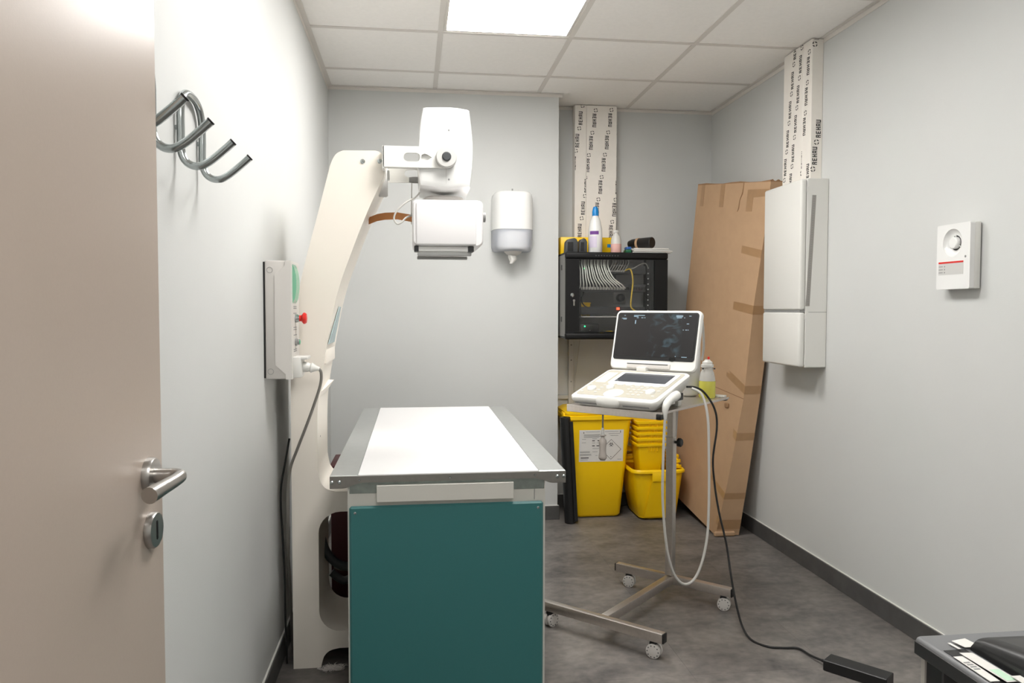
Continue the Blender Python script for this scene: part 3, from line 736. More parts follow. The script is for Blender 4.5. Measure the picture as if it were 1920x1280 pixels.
bottle(t, 1.170, 4.40, ZT, [(.031, .0522), (.030, .075), (.024, .096), (.013, .108), (.012, .118)], 'clear_plastic', 'bottle_body')
bottle(t, 1.170, 4.40, ZT, [(.016, .118), (.016, .128), (.012, .132)], 'clear_plastic', 'cap')
t = thing('yellow_tray', 'long yellow plastic tray at the back of the cabinet top', 'tray', (1.03, 4.60, ZT))
yt = obj('body', G().box((.872, 4.56, ZT), (1.190, 4.66, ZT + .105), .004), 'yellow_plastic', t)
obj('sticker', G().box((1.158, 4.5585, ZT + .045), (1.184, 4.5602, ZT + .065)), 'blue_cap', yt)
def charger(x0, x1, label):
    t = thing('charger', label, 'charger', ((x0 + x1) / 2, 4.42, ZT), 'black chargers on the cabinet')
    lp = [(x0, ZT), (x1, ZT), (x1, ZT + .062), (x1 - .008, ZT + .078), (x1 - .020, ZT + .084), (x0 + .016, ZT + .078), (x0 + .004, ZT + .062)]
    obj('body', G().plate([lp], 4.385, 4.46, XZ, .003), 'dark_grey', t)
    obj('front_inset', G().box((x0 + .008, 4.3825, ZT + .008), (x0 + .6 * (x1 - x0), 4.386, ZT + .06), .001, 1), 'black_plastic', t)
charger(.872, .941, 'wider black charger at the left end of the cabinet top')
charger(.948, .996, 'narrower black charger next to the white bottle')
t = thing('paper_stack', 'small stack of folded papers under a black roll on the cabinet', 'papers', (1.38, 4.47, ZT))
for k, (x0, x1, y0) in enumerate(((1.262, 1.492, 4.37), (1.266, 1.499, 4.366), (1.258, 1.486, 4.372), (1.270, 1.48, 4.375))):
    obj('sheet', G().box((x0, y0, ZT + .0075 * k), (x1, y0 + .2, ZT + .0075 * k + .0065), .002, 1), 'paper' if k % 2 else 'light_grey', t)
t = thing('bag_roll', 'short roll of black bags lying on the papers', 'roll', (1.35, 4.46, ZT + .03))
rg = [(.0, .0), (.030, .0), (.033, .004), (.031, .09), (.028, .14), (.020, .165), (.0, .17)]
RM = Matrix.Translation((1.395, 4.405, ZT + .066)) @ Matrix.Rotation(math.radians(-62), 4, 'Z') @ Matrix.Rotation(math.radians(-90), 4, 'X')
RM = Matrix.Translation((1.388, 4.40, ZT + .064)) @ Matrix.Rotation(math.radians(38), 4, 'Z') @ Matrix.Rotation(math.radians(-90), 4, 'X')
obj('roll', G(RM).lathe(rg, n=24), 'black_plastic', t)
obj('paper_band', G(RM).lathe([(.0325, .09), (.0325, .105)], n=24), 'cardboard', t)
t = thing('battery_pack', 'blue and green packet beside the papers on the cabinet', 'packet', (1.245, 4.41, ZT))
obj('lower_pack', G().box((1.222, 4.37, ZT), (1.2545, 4.43, ZT + .020), .004), 'green_pack', t)
obj('upper_pack', G().box((1.226, 4.372, ZT + .0202), (1.2545, 4.428, ZT + .036), .004), 'blue_pack', t)
# wall rail and cord below the cabinet
t = thing('wall_rail', 'grey metal upright with screw holes below the network cabinet', 'rail', (.979, 4.76, .60))
obj('strip', G().box((.963, 4.752, .60), (.997, 4.772, 1.082), .002, 1), 'light_grey', t)
for z in (1.03, .935, .80): obj('screw', G().lathe([(.005, 0), (.005, .001), (0, .003)], (.980, 4.752, z), '-y', 12), 'mid_grey', t)
tag(obj('thin_cable', G().tube([(1.036, 4.745, 1.09), (1.02, 4.75, .93), (1.005, 4.752, .80), (1.0, 4.755, .66)], .002, n=6), 'cable_lightgrey'), 'thin pale cord hanging below the network cabinet', 'cord')
tag(obj('dado_strip', G().box((.849, 4.752, .69), (.962, 4.772, .715), .002, 1), 'light_grey'), 'short grey ledge strip on the wall left of the upright', 'ledge')

# ================================================================== REHAU TRUNKING
LET = {  # condensed block letters in a 1 x 1 cell, boxes (x0, y0, x1, y1)
 'R': [(.12, 0, .36, 1), (.36, .80, .78, 1), (.36, .42, .78, .60), (.64, .55, .88, .88), (.60, 0, .86, .44)],
 'E': [(.12, 0, .36, 1), (.36, .82, .84, 1), (.36, .41, .78, .59), (.36, 0, .84, .18)],
 'H': [(.12, 0, .36, 1), (.64, 0, .88, 1), (.36, .41, .64, .59)],
 'A': [(.12, 0, .36, 1), (.64, 0, .88, 1), (.36, .80, .64, 1), (.36, .30, .64, .48)],
 'U': [(.12, .0, .36, 1), (.64, .0, .88, 1), (.36, 0, .64, .19)]}
def clip(poly, x0, y0, x1, y1):
    for ax, lim, sgn in ((0, x0, 1), (0, x1, -1), (1, y0, 1), (1, y1, -1)):
        out = []
        for i in range(len(poly)):
            a, b = poly[i - 1], poly[i]
            ia = sgn * (a[ax] - lim) >= 0; ib = sgn * (b[ax] - lim) >= 0
            if ia != ib:
                t = (lim - a[ax]) / (b[ax] - a[ax]); out.append((a[0] + (b[0] - a[0]) * t, a[1] + (b[1] - a[1]) * t))
            if ib: out.append(b)
        poly = out
        if len(poly) < 3: return None
    return poly
def stamp(ou, ov, down=True, hgt=.0235, adv=.0172):
    """REHAU with its broken-ring logo; ou, ov = middle of the logo; returns 2-D polygons in (u right, v up)"""
    polys = []
    def put(p):      # local: s along the text, h across it (letter up)
        s, h = p
        return (ou + h, ov - s) if down else (ou - h, ov + s)
    R = .0125
    for k in range(4):
        a0 = math.radians(90 * k + 20); a1 = a0 + math.radians(62)
        for j in range(4):
            b0 = a0 + (a1 - a0) * j / 4; b1 = a0 + (a1 - a0) * (j + 1) / 4
            w0 = .0024 + .0038 * j / 4; w1 = .0024 + .0038 * (j + 1) / 4
            polys.append([put(q) for q in ((R * math.cos(b0), R * math.sin(b0)), (R * math.cos(b1), R * math.sin(b1)), ((R - w1) * math.cos(b1), (R - w1) * math.sin(b1)), ((R - w0) * math.cos(b0), (R - w0) * math.sin(b0)))])
    s0 = .019
    for i, ch in enumerate('REHAU'):
        for x0, y0, x1, y1 in LET[ch]:
            X0 = s0 + (i + x0) * adv; X1 = s0 + (i + x1) * adv; Y_0 = (y0 - 1.02) * hgt + .004; Y_1 = (y1 - 1.02) * hgt + .004
            polys.append([put(q) for q in ((X0, Y_0), (X1, Y_0), (X1, Y_1), (X0, Y_1))])
    return polys
def lettering(name, stamps, rect, place, parent):
    for (ou, ov, down) in stamps:
        g = G()
        for p in stamp(ou, ov, down):
            q = clip(p, *rect)
            if q:
                n = len(q)
                g.add([place(u, v, .0002) for u, v in q] + [place(u, v, .0007) for u, v in q], [tuple(range(n, 2 * n))] + [(i, (i + 1) % n, n + (i + 1) % n, n + i) for i in range(n)])
        if g.v: obj('printed_word', g, 'ink', parent)
# trunking behind the network cabinet
t = thing('cable_trunking', 'cream cable trunking printed REHAU above the network cabinet', 'trunking', (1.12, 4.74, 1.60))
TY = 4.700
obj('narrow_cover', G().box((.986, TY, RZ1 + .02), (1.0585, YB, H - .003), .002, 1), 'trunk_beige', t)
obj('wide_cover', G().box((1.0595, TY, RZ1 + .02), (1.250, YB, H - .003), .002, 1), 'trunk_beige', t)
pl = lambda u, v, d: (u, TY - d, v)
z = lambda yp: 2.502 - (yp - 198) * .003272
uu = lambda xp: .986 + (xp - 1078.5) * .003355
S = [(uu(1070 + 432 / 9.14 - 6.2 * k), z(190 + 150 / 9.14 + 41.9 * k), True) for k in range(-1, 8)] + [(uu(1070 + 702 / 9.14 - 5.9 * k), z(190 + 135 / 9.14 + 41.9 * k), True) for k in range(-1, 8)]
S += [(uu(1070 + 750 / 9.14 + 27 - 5.9 * k), z(190 + 135 / 9.14 + 41.9 * k), True) for k in range(0, 8)]
lettering('printed_lettering', S, (1.061, RZ1 + .02, 1.249, H - .004), pl, t)
S = [(uu(1070 + 152 / 9.14 - 6 * k + 6), z(190 + 465 / 9.14 + 41.9 * (k - 1)), False) for k in range(0, 4)] + [(uu(1070 + 200 / 9.14 - 6 * k), z(320 + 808 / 9.14 + 41.9 * k), False) for k in range(-1, 3)]
lettering('printed_lettering', S, (.987, RZ1 + .02, 1.0575, H - .004), pl, t)
pl2 = lambda u, v, d: (1.250 + d, u, v)
lettering('printed_lettering', [(4.722, 2.43 - .137 * k, True) for k in range(0, 6)], (TY, RZ1 + .05, YB, H - .01), pl2, t)
# trunking on the right wall
t = thing('cable_trunking', 'cream cable trunking printed REHAU on the right wall above white cabinet', 'trunking', (1.86, 3.55, 1.85))
UX = 1.833
obj('narrow_cover', G().box((UX, 3.420, 1.856), (XR, 3.4975, H - .003), .002, 1), 'trunk_beige', t)
obj('wide_cover', G().box((UX, 3.4985, 1.856), (XR, 3.693, H - .003), .002, 1), 'trunk_beige', t)
pf = lambda u, v, d: (UX - d, -u, v)          # u to the right as seen from the room = -Y
S = [(-3.64 + .020 * k, 2.345 - .140 * (3 - k) + .28, False) for k in range(-3, 6)] + [(-3.545 + .020 * k, 2.415 - .140 * (3 - k) + .28, False) for k in range(-3, 6)]
S = [(-3.652 + .020 * k, 2.030 + .136 * k, False) for k in range(-2, 5)] + [(-3.575 + .020 * k, 2.085 + .136 * k, False) for k in range(-2, 5)] + [(-3.50 + .02 * k, 1.90 + .136 * k, False) for k in range(-1, 1)]
lettering('printed_lettering', S, (-3.692, 1.857, -3.4995, H - .004), pf, t)
S = [(-3.445 - .014 * k, 2.45 - .137 * k, True) for k in range(0, 3)] + [(-3.45 + .02 * k, 1.83 + .137 * k, False) for k in range(0, 1)]
lettering('printed_lettering', S, (-3.4965, 1.857, -3.4205, H - .004), pf, t)
pn = lambda u, v, d: (u, 3.420 - d, v)
lettering('printed_lettering', [(1.846, 1.905, False), (1.862, 2.03, False), (1.846, 2.478, False)], (UX + .0005, 1.857, XR - .0005, H - .006), pn, t)

# ================================================================== WHITE WALL CABINET on the right wall
t = thing('wall_cabinet', 'tall white two-part distribution cabinet on the right wall', 'cabinet', (1.82, 3.54, .985))
wy0, wy1, wx = 3.352, 3.725, 1.755
obj('back_housing', G().box((1.785, wy0, .985), (XR, wy1, 1.852), .003, 1), 'white_plastic', t)
uc = G(); uc.box((wx, wy0, 1.250), (1.7845, wy1, 1.848), .010, 3)
up = obj('upper_cover', uc, 'white_plastic', t)
obj('lower_cover', G().box((wx, wy0, .987), (1.7845, wy1, 1.240), .010, 3), 'white_plastic', t)
obj('split_line', G().box((1.760, wy0 + .004, 1.240), (1.80, wy1 - .004, 1.250)), 'mid_grey', t)
obj('split_line', G().box((1.80, wy0 - .0006, 1.2395), (XR - .002, wy0 + .002, 1.2415)), 'mid_grey', t)
vg = G(Matrix(((1, 0, 0, 0), (0, 1, 0, 0), (0, 0, 1, 0), (0, 0, 0, 1))))
a, b = Vector((1.819, wy0, 1.775)), Vector((1.795, wy0, 1.268))
sd = Vector((.0095, 0, 0))
gr = G().add([a - sd - Vector((0, .001, 0)), a + sd - Vector((0, .001, 0)), b + sd - Vector((0, .001, 0)), b - sd - Vector((0, .001, 0)), a - sd + Vector((0, .003, 0)), a + sd + Vector((0, .003, 0)), b + sd + Vector((0, .003, 0)), b - sd + Vector((0, .003, 0))], [(0, 1, 2, 3), (4, 5, 6, 7), (0, 1, 5, 4), (1, 2, 6, 5), (2, 3, 7, 6), (3, 0, 4, 7)])
gv = obj('vent_strip', gr, 'vent_grey', t)
dg = G()
for k in range(46):
    p = a.lerp(b, (k + .6) / 46.5)
    dg.box((p.x - .0035, wy0 - .0014, p.z - .0018), (p.x + .0035, wy0 - .0008, p.z + .0018))
vs_ = obj('vent_slots', dg, 'mid_grey', gv); vs_['kind'] = 'stuff'
for z0 in (1.80, 1.22, 1.01): obj('hinge_clip', G().box((1.782, wy0 - .002, z0 - .012), (1.787, wy0 + .003, z0 + .012), .001, 1), 'white_plastic', t)

# ================================================================== ALARM on the right wall
t = thing('gas_alarm', 'white wall alarm with round sounder and red striped label', 'alarm', (1.87, 2.458, 1.323))
ay0, ay1, az0, az1 = 2.377, 2.542, 1.323, 1.547
obj('back_plate', G().box((XR - .005, ay0 + .006, az0 + .004), (XR, ay1 - .004, az1 - .004)), 'mid_grey', t)
ring = rrect(ay0, az0, ay1, az1, .004, 2)
cy_, cz_ = 2.463, 1.482
fg = G().plate([rrect(ay0, az0, ay1, az1, .006, 3), circle(cy_, cz_, .048, 40)], 1.845, 1.862, YZ)
hs = obj('housing', G().box((1.8618, ay0, az0), (XR - .005, ay1, az1), .003), 'white_plastic', t)
obj('front_cover', fg, 'white_gloss', t)
dish = G()
dr2 = [(.0478, 1.8455), (.044, 1.8500), (.037, 1.8560), (.030, 1.8585), (.026, 1.8588)]
dish.loft([[(xx, cy_ + r * math.cos(2 * PI * i / 40), cz_ + r * math.sin(2 * PI * i / 40)) for i in range(40)] for r, xx in dr2], cap=False)
obj('sounder_dish', dish, 'white_gloss', t, 60)
obj('sounder_slot', G().lathe([(.0262, 0), (.0262, .0006)], (1.8612, cy_, cz_), '-x', 30), 'dark_grey', t)
obj('sounder_hub', G().lathe([(.0205, 0), (.0205, .0135), (.018, .0155), (0, .0155)], (1.8605, cy_, cz_), '-x', 30), 'white_gloss', t)
for k in range(3):
    a = math.radians(90 + 120 * k)
    obj('spoke', G().cyl((1.857, cy_ + .019 * math.cos(a), cz_ + .019 * math.sin(a)), (1.857, cy_ + .030 * math.cos(a), cz_ + .030 * math.sin(a)), .0016, n=8), 'white_gloss', t)
lp = obj('label', G().box((1.8442, 2.407, 1.373), (1.8452, 2.531, 1.412)), 'light_grey', t)
obj('red_stripe', G().box((1.8440, 2.407, 1.4125), (1.8452, 2.531, 1.4185)), 'red_plastic', t)
mk = G()
for k in range(3):
    mk.box((1.8437, 2.508, 1.380 + .0105 * k), (1.8443, 2.529, 1.3825 + .0105 * k)); mk.box((1.8437, 2.497, 1.379 + .0105 * k), (1.8443, 2.501, 1.3835 + .0105 * k))
obj('label_print', mk, 'ink_soft', lp)
obj('indicator', G().lathe([(.004, 0), (.004, .001), (0, .0018)], (1.845, 2.398, 1.432), '-x', 14), 'mid_grey', t)

# ================================================================== LEANING CARDBOARD BOX
rows = [((1.652, 4.05, .004), (1.640, 4.72, .085), (1.760, 4.72, .085), (1.785, 4.045, .004)),
        ((1.700, 4.01, .30), (1.645, 4.69, .38), (1.765, 4.69, .38), (1.815, 4.01, .30)),
        ((1.760, 3.95, .77), (1.652, 4.63, .86), (1.772, 4.63, .86), (1.852, 3.95, .77)),
        ((1.776, 3.875, 1.28), (1.660, 4.56, 1.34), (1.780, 4.56, 1.34), (1.876, 3.875, 1.28)),
        ((1.800, 3.81, 1.65), (1.678, 4.51, 1.72), (1.79, 4.51, 1.72), (1.882, 3.81, 1.65)),
        ((1.812, 3.775, 1.905), (1.692, 4.48, 1.995), (1.80, 4.48, 1.995), (1.884, 3.775, 1.905))]
rows = [[Vector(p) for p in r] for r in rows]
t = thing('cardboard_box', 'tall flat brown cardboard box leaning on the right wall', 'box', (1.71, 4.1, 0))
obj('carton', G().loft(rows), 'cardboard', t, 12)
def fpt(s, tt, off=.0015, side=0):
    """front face: s 0 near edge .. 1 far edge; tt along the rows; side=1: narrow face turned to the room"""
    k = min(int(tt), len(rows) - 2); f = tt - k
    q = [rows[k][i].lerp(rows[k + 1][i], f) for i in range(4)]
    A, B = (q[0], q[1]) if not side else (q[0], q[3])
    p = A.lerp(B, s)
    up = rows[k + 1][0] - rows[k][0]
    n = (B - A).cross(up).normalized()
    if side == 0 and n.x > 0 or side == 1 and n.y > 0: n = -n
    return p + n * off
def tape(name, quads, m='packing_tape', th=.0012):
    g = G()
    for (side, c) in quads:
        nn = 6
        A = []; 
        for i in range(nn + 1):
            f = i / nn
            s0, t0 = [c[0][j] + (c[1][j] - c[0][j]) * f for j in (0, 1)]
            s1, t1 = [c[3][j] + (c[2][j] - c[3][j]) * f for j in (0, 1)]
            A.append((fpt(s0, t0, th, side), fpt(s1, t1, th, side), fpt(s1, t1, .0002, side), fpt(s0, t0, .0002, side)))
        g.loft([list(r) for r in A])
    return obj(name, g, m, t)
def tape_strip(s0, t0, s1, t1, w):   # centre line on front face, width w in rows
    return (0, ((s0, t0 - w), (s1, t1 - w), (s1, t1 + w), (s0, t0 + w)))
tape('tape_strip', [(0, ((.935, 4.55), (.935, 5.0), (.885, 5.0), (.885, 4.55)))])
tape('tape_strip', [(0, ((.645, 4.52), (.645, 5.0), (.585, 5.0), (.585, 4.52)))])
tape('tape_strip', [(0, ((.27, 4.42), (.27, 4.86), (.19, 4.86), (.19, 4.42))), (0, ((.19, 4.70), (.01, 4.72), (.01, 4.86), (.19, 4.86)))])
tape('tape_strip', [tape_strip(.26, 3.76, .0, 3.70, .055)])
tape('tape_strip', [tape_strip(.27, 2.96, .0, 2.94, .045), (1, ((.0, 2.895), (1, 2.90), (1, 2.985), (.0, 2.985)))])
tape('tape_strip', [tape_strip(.27, 2.22, .0, 2.10, .045), (1, ((.0, 2.055), (1, 2.06), (1, 2.145), (.0, 2.145)))])
tape('tape_strip', [tape_strip(.42, 1.78, .0, 1.56, .045), (1, ((.0, 1.515), (1, 1.52), (1, 1.605), (.0, 1.605)))])
tape('tape_strip', [tape_strip(.30, .92, .0, .76, .06), (1, ((.0, .70), (1, .70), (1, .82), (.0, .82)))])
tape('tape_strip', [tape_strip(.98, .52, .0, .27, .07), (1, ((.0, .12), (1, .12), (1, .30), (.0, .30)))])
tape('tape_strip', [(0, ((.95, .02), (.95, .45), (.88, .45), (.88, .02)))])
tape('fold_crease', [(0, ((.0, 2.0), (.99, 2.0), (.99, 2.008), (.0, 2.008)))], 'cardboard_edge', .0008)
cr = G().tube([fpt(.33, 5.0, .001), fpt(.335, 4.80, .001), fpt(.36, 4.66, .001), fpt(.365, 4.50, .001), fpt(.38, 4.42, .001)], [.002, .0035, .002, .003, .001], n=6)
obj('tear', cr, 'cardboard_edge', t)
g = G()
for (s, d, hh) in ((.0, 0, .006),): pass
tops = rows[-1]
def flap(i0, i1, h, wob):
    g = G(); A, B = tops[i0], tops[i1]; n = 8; P = []
    for k in range(n + 1):
        p = A.lerp(B, k / n); P.append((p, p + Vector((0.002 * math.sin(k * 2.1), 0, h + wob * math.sin(k * 1.7)))))
    inn = (tops[2] + tops[0]) / 2 - (A + B) / 2; inn.z = 0; inn = inn.normalized() * .004
    return g.loft([[a, b, b + inn, a + inn] for a, b in P])
obj('torn_flap', flap(1, 0, .006, .004), 'cardboard_edge', t)
obj('torn_flap', flap(0, 3, .008, .005), 'cardboard_edge', t)
q = fpt(.20, 1.86, .004)
obj('torn_tab', G().box((q.x - .010, q.y - .022, q.z - .014), (q.x + .004, q.y + .016, q.z + .012), .004, 1), 'cardboard_edge', t)
q = fpt(.12, .01, 0)
obj('torn_corner', G().box((1.640, 4.03, .002), (1.76, 4.052, .028), .006, 1), 'cardboard', t)

# ================================================================== YELLOW BINS, BUCKETS AND ROLL
def ring3(x0, x1, y0, y1, r, z, n=5): return [(x, yy, z) for x, yy in rrect(x0, y0, x1, y1, r, n)]
t = thing('waste_bin', 'tall yellow clinical waste bin with biohazard label under the trolley', 'bin', (1.10, 4.60, 0))
def taper(z): k = z / .62; return (.957 - .062 * k, 1.236 + .058 * k, 4.505 - .045 * k, 4.735 + .022 * k)
rings = []
for z, ins in ((.002, .022), (.006, .008), (.02, .0), (.30, 0), (.60, 0)):
    x0, x1, y0, y1 = taper(z); rings.append(ring3(x0 + ins, x1 - ins, y0 + ins, y1 - ins, .030, z))
wb = obj('body', G().loft(rings), 'yellow_plastic', t, 40)
x0, x1, y0, y1 = taper(.60)
obj('rim', G().loft([ring3(x0 - .003, x1 + .003, y0 - .003, y1 + .003, .032, .592), ring3(x0 - .012, x1 + .010, y0 - .012, y1 + .004, .035, .600), ring3(x0 - .012, x1 + .010, y0 - .012, y1 + .004, .035, .622), ring3(x0, x1, y0, y1, .03, .630)]), 'yellow_plastic', t, 40)
obj('lid', G().loft([ring3(x0 - .008, x1 + .008, y0 - .008, y1 + .002, .035, .6305), ring3(x0 - .008, x1 + .008, y0 - .008, y1 + .002, .035, .645), ring3(x0 + .02, x1 - .02, y0 + .02, y1 - .02, .03, .662)]), 'yellow_plastic', t, 40)
obj('handle_clip', G().box((x0 - .018, y0 + .03, .56), (x0 - .004, y0 + .09, .64), .004), 'yellow_plastic', t)
def binf(u, z, d):      # front face of the bin: u = x
    yy = taper(z)[2]; return (u, yy - d, z)
def fquad(g, u0, z0, u1, z1, d):
    g.add([binf(u0, z0, d), binf(u1, z0, d), binf(u1, z1, d), binf(u0, z1, d), binf(u0, z0, .0002), binf(u1, z0, .0002), binf(u1, z1, .0002), binf(u0, z1, .0002)], [(0, 1, 2, 3), (7, 6, 5, 4), (0, 4, 5, 1), (1, 5, 6, 2), (2, 6, 7, 3), (3, 7, 4, 0)])
    return g
LX0, LX1, LZ0, LZ1 = .973, 1.242, .345, .537
lb = obj('warning_label', fquad(G(), LX0, LZ0, LX1, LZ1, .001), 'label_paper', wb)
lb['label'] = 'white label with biohazard diamond'
def poly_print(g, pts, d=.0016):
    n = len(pts); g.add([binf(u, z, d) for u, z in pts], [tuple(range(n))]); return g
L = lambda a: LX0 + (LX1 - LX0) * a
Z = lambda b: LZ1 - (LZ1 - LZ0) * b
g = G()
dc, zc, dr_ = L(.722), Z(.62), .062
for k in range(4):
    a0, a1 = math.radians(90 * k), math.radians(90 * k + 90)
    poly_print(g, [(dc + dr_ * math.cos(a0), zc + dr_ * math.sin(a0)), (dc + dr_ * math.cos(a1), zc + dr_ * math.sin(a1)), (dc + (dr_ - .0028) * math.cos(a1), zc + (dr_ - .0028) * math.sin(a1)), (dc + (dr_ - .0028) * math.cos(a0), zc + (dr_ - .0028) * math.sin(a0))])
bx_, bz_ = dc, zc + .030
for k in range(3):            # biohazard: three open horns round a small ring
    a = math.radians(90 + 120 * k); cx2, cz2 = bx_ + .0078 * math.cos(a), bz_ + .0078 * math.sin(a)
    for j in range(14):
        b0 = a + math.radians(-155 + 310 * ((j + .0) / 14) + 180 - 180); b1 = a + math.radians(-155 + 310 * ((j + 1) / 14))
        if abs((j + .5) / 14 - .5) < .09: continue
        w0 = .0034 * (1 - abs(2 * j / 14 - 1) * 0) * (0.35 + .65 * abs(2 * (j + .5) / 14 - 1))
        poly_print(g, [(cx2 + .0078 * math.cos(b0), cz2 + .0078 * math.sin(b0)), (cx2 + .0078 * math.cos(b1), cz2 + .0078 * math.sin(b1)), (cx2 + (.0078 - w0) * math.cos(b1), cz2 + (.0078 - w0) * math.sin(b1)), (cx2 + (.0078 - w0) * math.cos(b0), cz2 + (.0078 - w0) * math.sin(b0))])
for j in range(18):
    b0, b1 = 2 * PI * j / 18, 2 * PI * (j + 1) / 18
    poly_print(g, [(bx_ + .0075 * math.cos(b0), bz_ + .0075 * math.sin(b0)), (bx_ + .0075 * math.cos(b1), bz_ + .0075 * math.sin(b1)), (bx_ + .0055 * math.cos(b1), bz_ + .0055 * math.sin(b1)), (bx_ + .0055 * math.cos(b0), bz_ + .0055 * math.sin(b0))])
for (a0, a1, b0, b1) in ((.29, .35, .325, .35), (.41, .46, .325, .35), (.29, .35, .485, .51), (.39, .45, .485, .51), (.09, .105, .06, .11), (.92, .933, .03, .10), (.04, .22, .862, .890), (.715, .728, .835, .865)):
    poly_print(g, [(L(a0), Z(b1)), (L(a1), Z(b1)), (L(a1), Z(b0)), (L(a0), Z(b0))])
obj('hazard_print', g, 'ink', lb)
g = G()
for (a0, a1, b0) in ((.14, .46, .05), (.57, .88, .05), (.10, .48, .135), (.10, .48, .165), (.10, .48, .195), (.10, .44, .225), (.66, .92, .115), (.70, .88, .18), (.06, .15, .28), (.29, .40, .27), (.06, .15, .39), (.29, .36, .40), (.39, .44, .40), (.30, .45, .58), (.30, .42, .68), (.02, .24, .675), (.02, .24, .70), (.02, .27, .76), (.02, .28, .785), (.04, .20, .93), (.37, .42, .80), (.87, .96, .93)):
    poly_print(g, [(L(a0), Z(b0 + .012)), (L(a1), Z(b0 + .012)), (L(a1), Z(b0)), (L(a0), Z(b0))])
obj('small_print', g, 'ink_soft', lb)

# smaller open bin
t = thing('open_bin', 'low open yellow bin holding stacked buckets beside the cardboard', 'bin', (1.43, 4.53, 0))
def st2(z): k = z / .31; return (1.330 - .054 * k, 1.560 + .026 * k, 4.410 - .050 * k, 4.690 + .03 * k)
out = []
for z, ins in ((.002, .03), (.010, .010), (.03, .0), (.16, 0), (.30, 0)):
    x0, x1, y0, y1 = st2(z); out.append(ring3(x0 + ins, x1 - ins, y0 + ins, y1 - ins, .045, z))
inn = []
for z in (.30, .16, .012):
    x0, x1, y0, y1 = st2(z); inn.append(ring3(x0 + .004, x1 - .004, y0 + .004, y1 - .004, .041, z))
sb = obj('body', G().loft(out + inn), 'yellow_plastic', t, 40)
x0, x1, y0, y1 = st2(.30)
g = G()
rim = [ring3(x0 + .003, x1 - .003, y0 + .003, y1 - .003, .043, .301), ring3(x0 + .003, x1 - .003, y0 + .003, y1 - .003, .043, .311), ring3(x0 - .004, x1 + .004, y0 - .004, y1 + .004, .048, .312), ring3(x0 - .008, x1 + .012, y0 - .012, y1 + .008, .054, .303), ring3(x0 - .008, x1 + .012, y0 - .012, y1 + .008, .054, .292), ring3(x0 - .001, x1 + .001, y0 - .001, y1 + .001, .046, .294)]
g.loft(rim, cap=False)
obj('rim', g, 'yellow_plastic', t, 40)
obj('grip_tab', G().box((1.385, y0 - .013, .243), (1.520, y0 - .003, .300), .004), 'yellow_plastic', t)
g = G()
gx0 = 1.385
g.add([(gx0, y0 + .002, .245), (1.53, y0 + .002, .245), (1.52, 4.407, .02), (1.352, 4.407, .02), (gx0, y0 - .006, .245), (1.53, y0 - .006, .245), (1.52, 4.400, .022), (1.352, 4.400, .022)], [(4, 5, 6, 7), (0, 1, 5, 4), (1, 2, 6, 5), (2, 3, 7, 6), (3, 0, 4, 7), (0, 3, 2, 1)])
obj('front_panel', g, 'yellow_plastic', t)
# nested square buckets in it
def bucket(z0, label):
    t = thing('yellow_bucket', label, 'bucket', (1.402, 4.50, z0), 'nested yellow buckets in the open bin')
    rs = []
    for z, hw in ((.0, .058), (.005, .064), (.13, .080), (.175, .086)): rs.append(ring3(1.402 - hw, 1.402 + hw, 4.50 - hw, 4.50 + hw, .014, z0 + z, 3))
    for z, hw in ((.175, .0835), (.13, .0775), (.02, .061)): rs.append(ring3(1.402 - hw, 1.402 + hw, 4.50 - hw, 4.50 + hw, .013, z0 + z, 3))
    obj('body', G().loft(rs), 'yellow_plastic', t, 40)
    rr = [ring3(1.402 - h, 1.402 + h, 4.50 - h, 4.50 + h, .016, z0 + z, 3) for h, z in ((.086, .166), (.094, .167), (.095, .180), (.088, .183), (.0855, .176))]
    obj('rim', G().loft(rr, cap=False), 'yellow_plastic', t, 40)
    for k in range(4):
        xk = 1.378 + .018 * k
        obj('rib', G().box((xk, 4.50 - .0885, z0 + .135), (xk + .004, 4.50 - .078, z0 + .166), .001, 1), 'yellow_plastic', t)
names = ['lowest of the nested yellow buckets, its sides showing above the bin', 'second yellow bucket from the bottom of the nested stack', 'third yellow bucket from the bottom of the nested stack', 'fourth yellow bucket from the bottom of the nested stack', 'topmost of the nested yellow buckets under the trolley']
for k in range(5): bucket(.275 + .0335 * k, names[k])
def lid(x0, x1, y0, y1, z, tilt, label):
    M = Matrix.Translation(((x0 + x1) / 2, (y0 + y1) / 2, z)) @ Matrix.Rotation(tilt, 4, 'Y')
    hx_, hy_ = (x1 - x0) / 2, (y1 - y0) / 2
    t = thing('yellow_tub', label, 'tub', ((x0 + x1) / 2, (y0 + y1) / 2, z), 'yellow tubs in the open bin')
    obj('skirt', G(M).loft([ring3(-hx_, hx_, -hy_, hy_, .015, -.012, 3), ring3(-hx_, hx_, -hy_, hy_, .015, .004, 3)]), 'yellow_plastic', t)
    obj('raised_top', G(M).loft([ring3(-hx_ + .01, hx_ - .01, -hy_ + .01, hy_ - .01, .015, .0042, 3), ring3(-hx_ + .014, hx_ - .014, -hy_ + .014, hy_ - .014, .013, .012, 3)]), 'yellow_plastic', t)
lid(1.505, 1.590, 4.42, 4.60, .320, .05, 'lowest shallow yellow tub at the right side of the open bin')
lid(1.507, 1.588, 4.43, 4.60, .348, -.03, 'middle shallow yellow tub at the right side of the open bin')
lid(1.503, 1.585, 4.45, 4.62, .376, .04, 'topmost shallow yellow tub at the right side of the open bin')
lid(1.292, 1.382, 4.61, 4.70, .320, .06, 'lowest shallow yellow tub at the left side of the open bin')
lid(1.290, 1.380, 4.61, 4.70, .348, -.12, 'middle shallow yellow tub at the left side of the open bin')
lid(1.288, 1.378, 4.61, 4.70, .390, .16, 'topmost shallow yellow tub at the left side of the open bin')
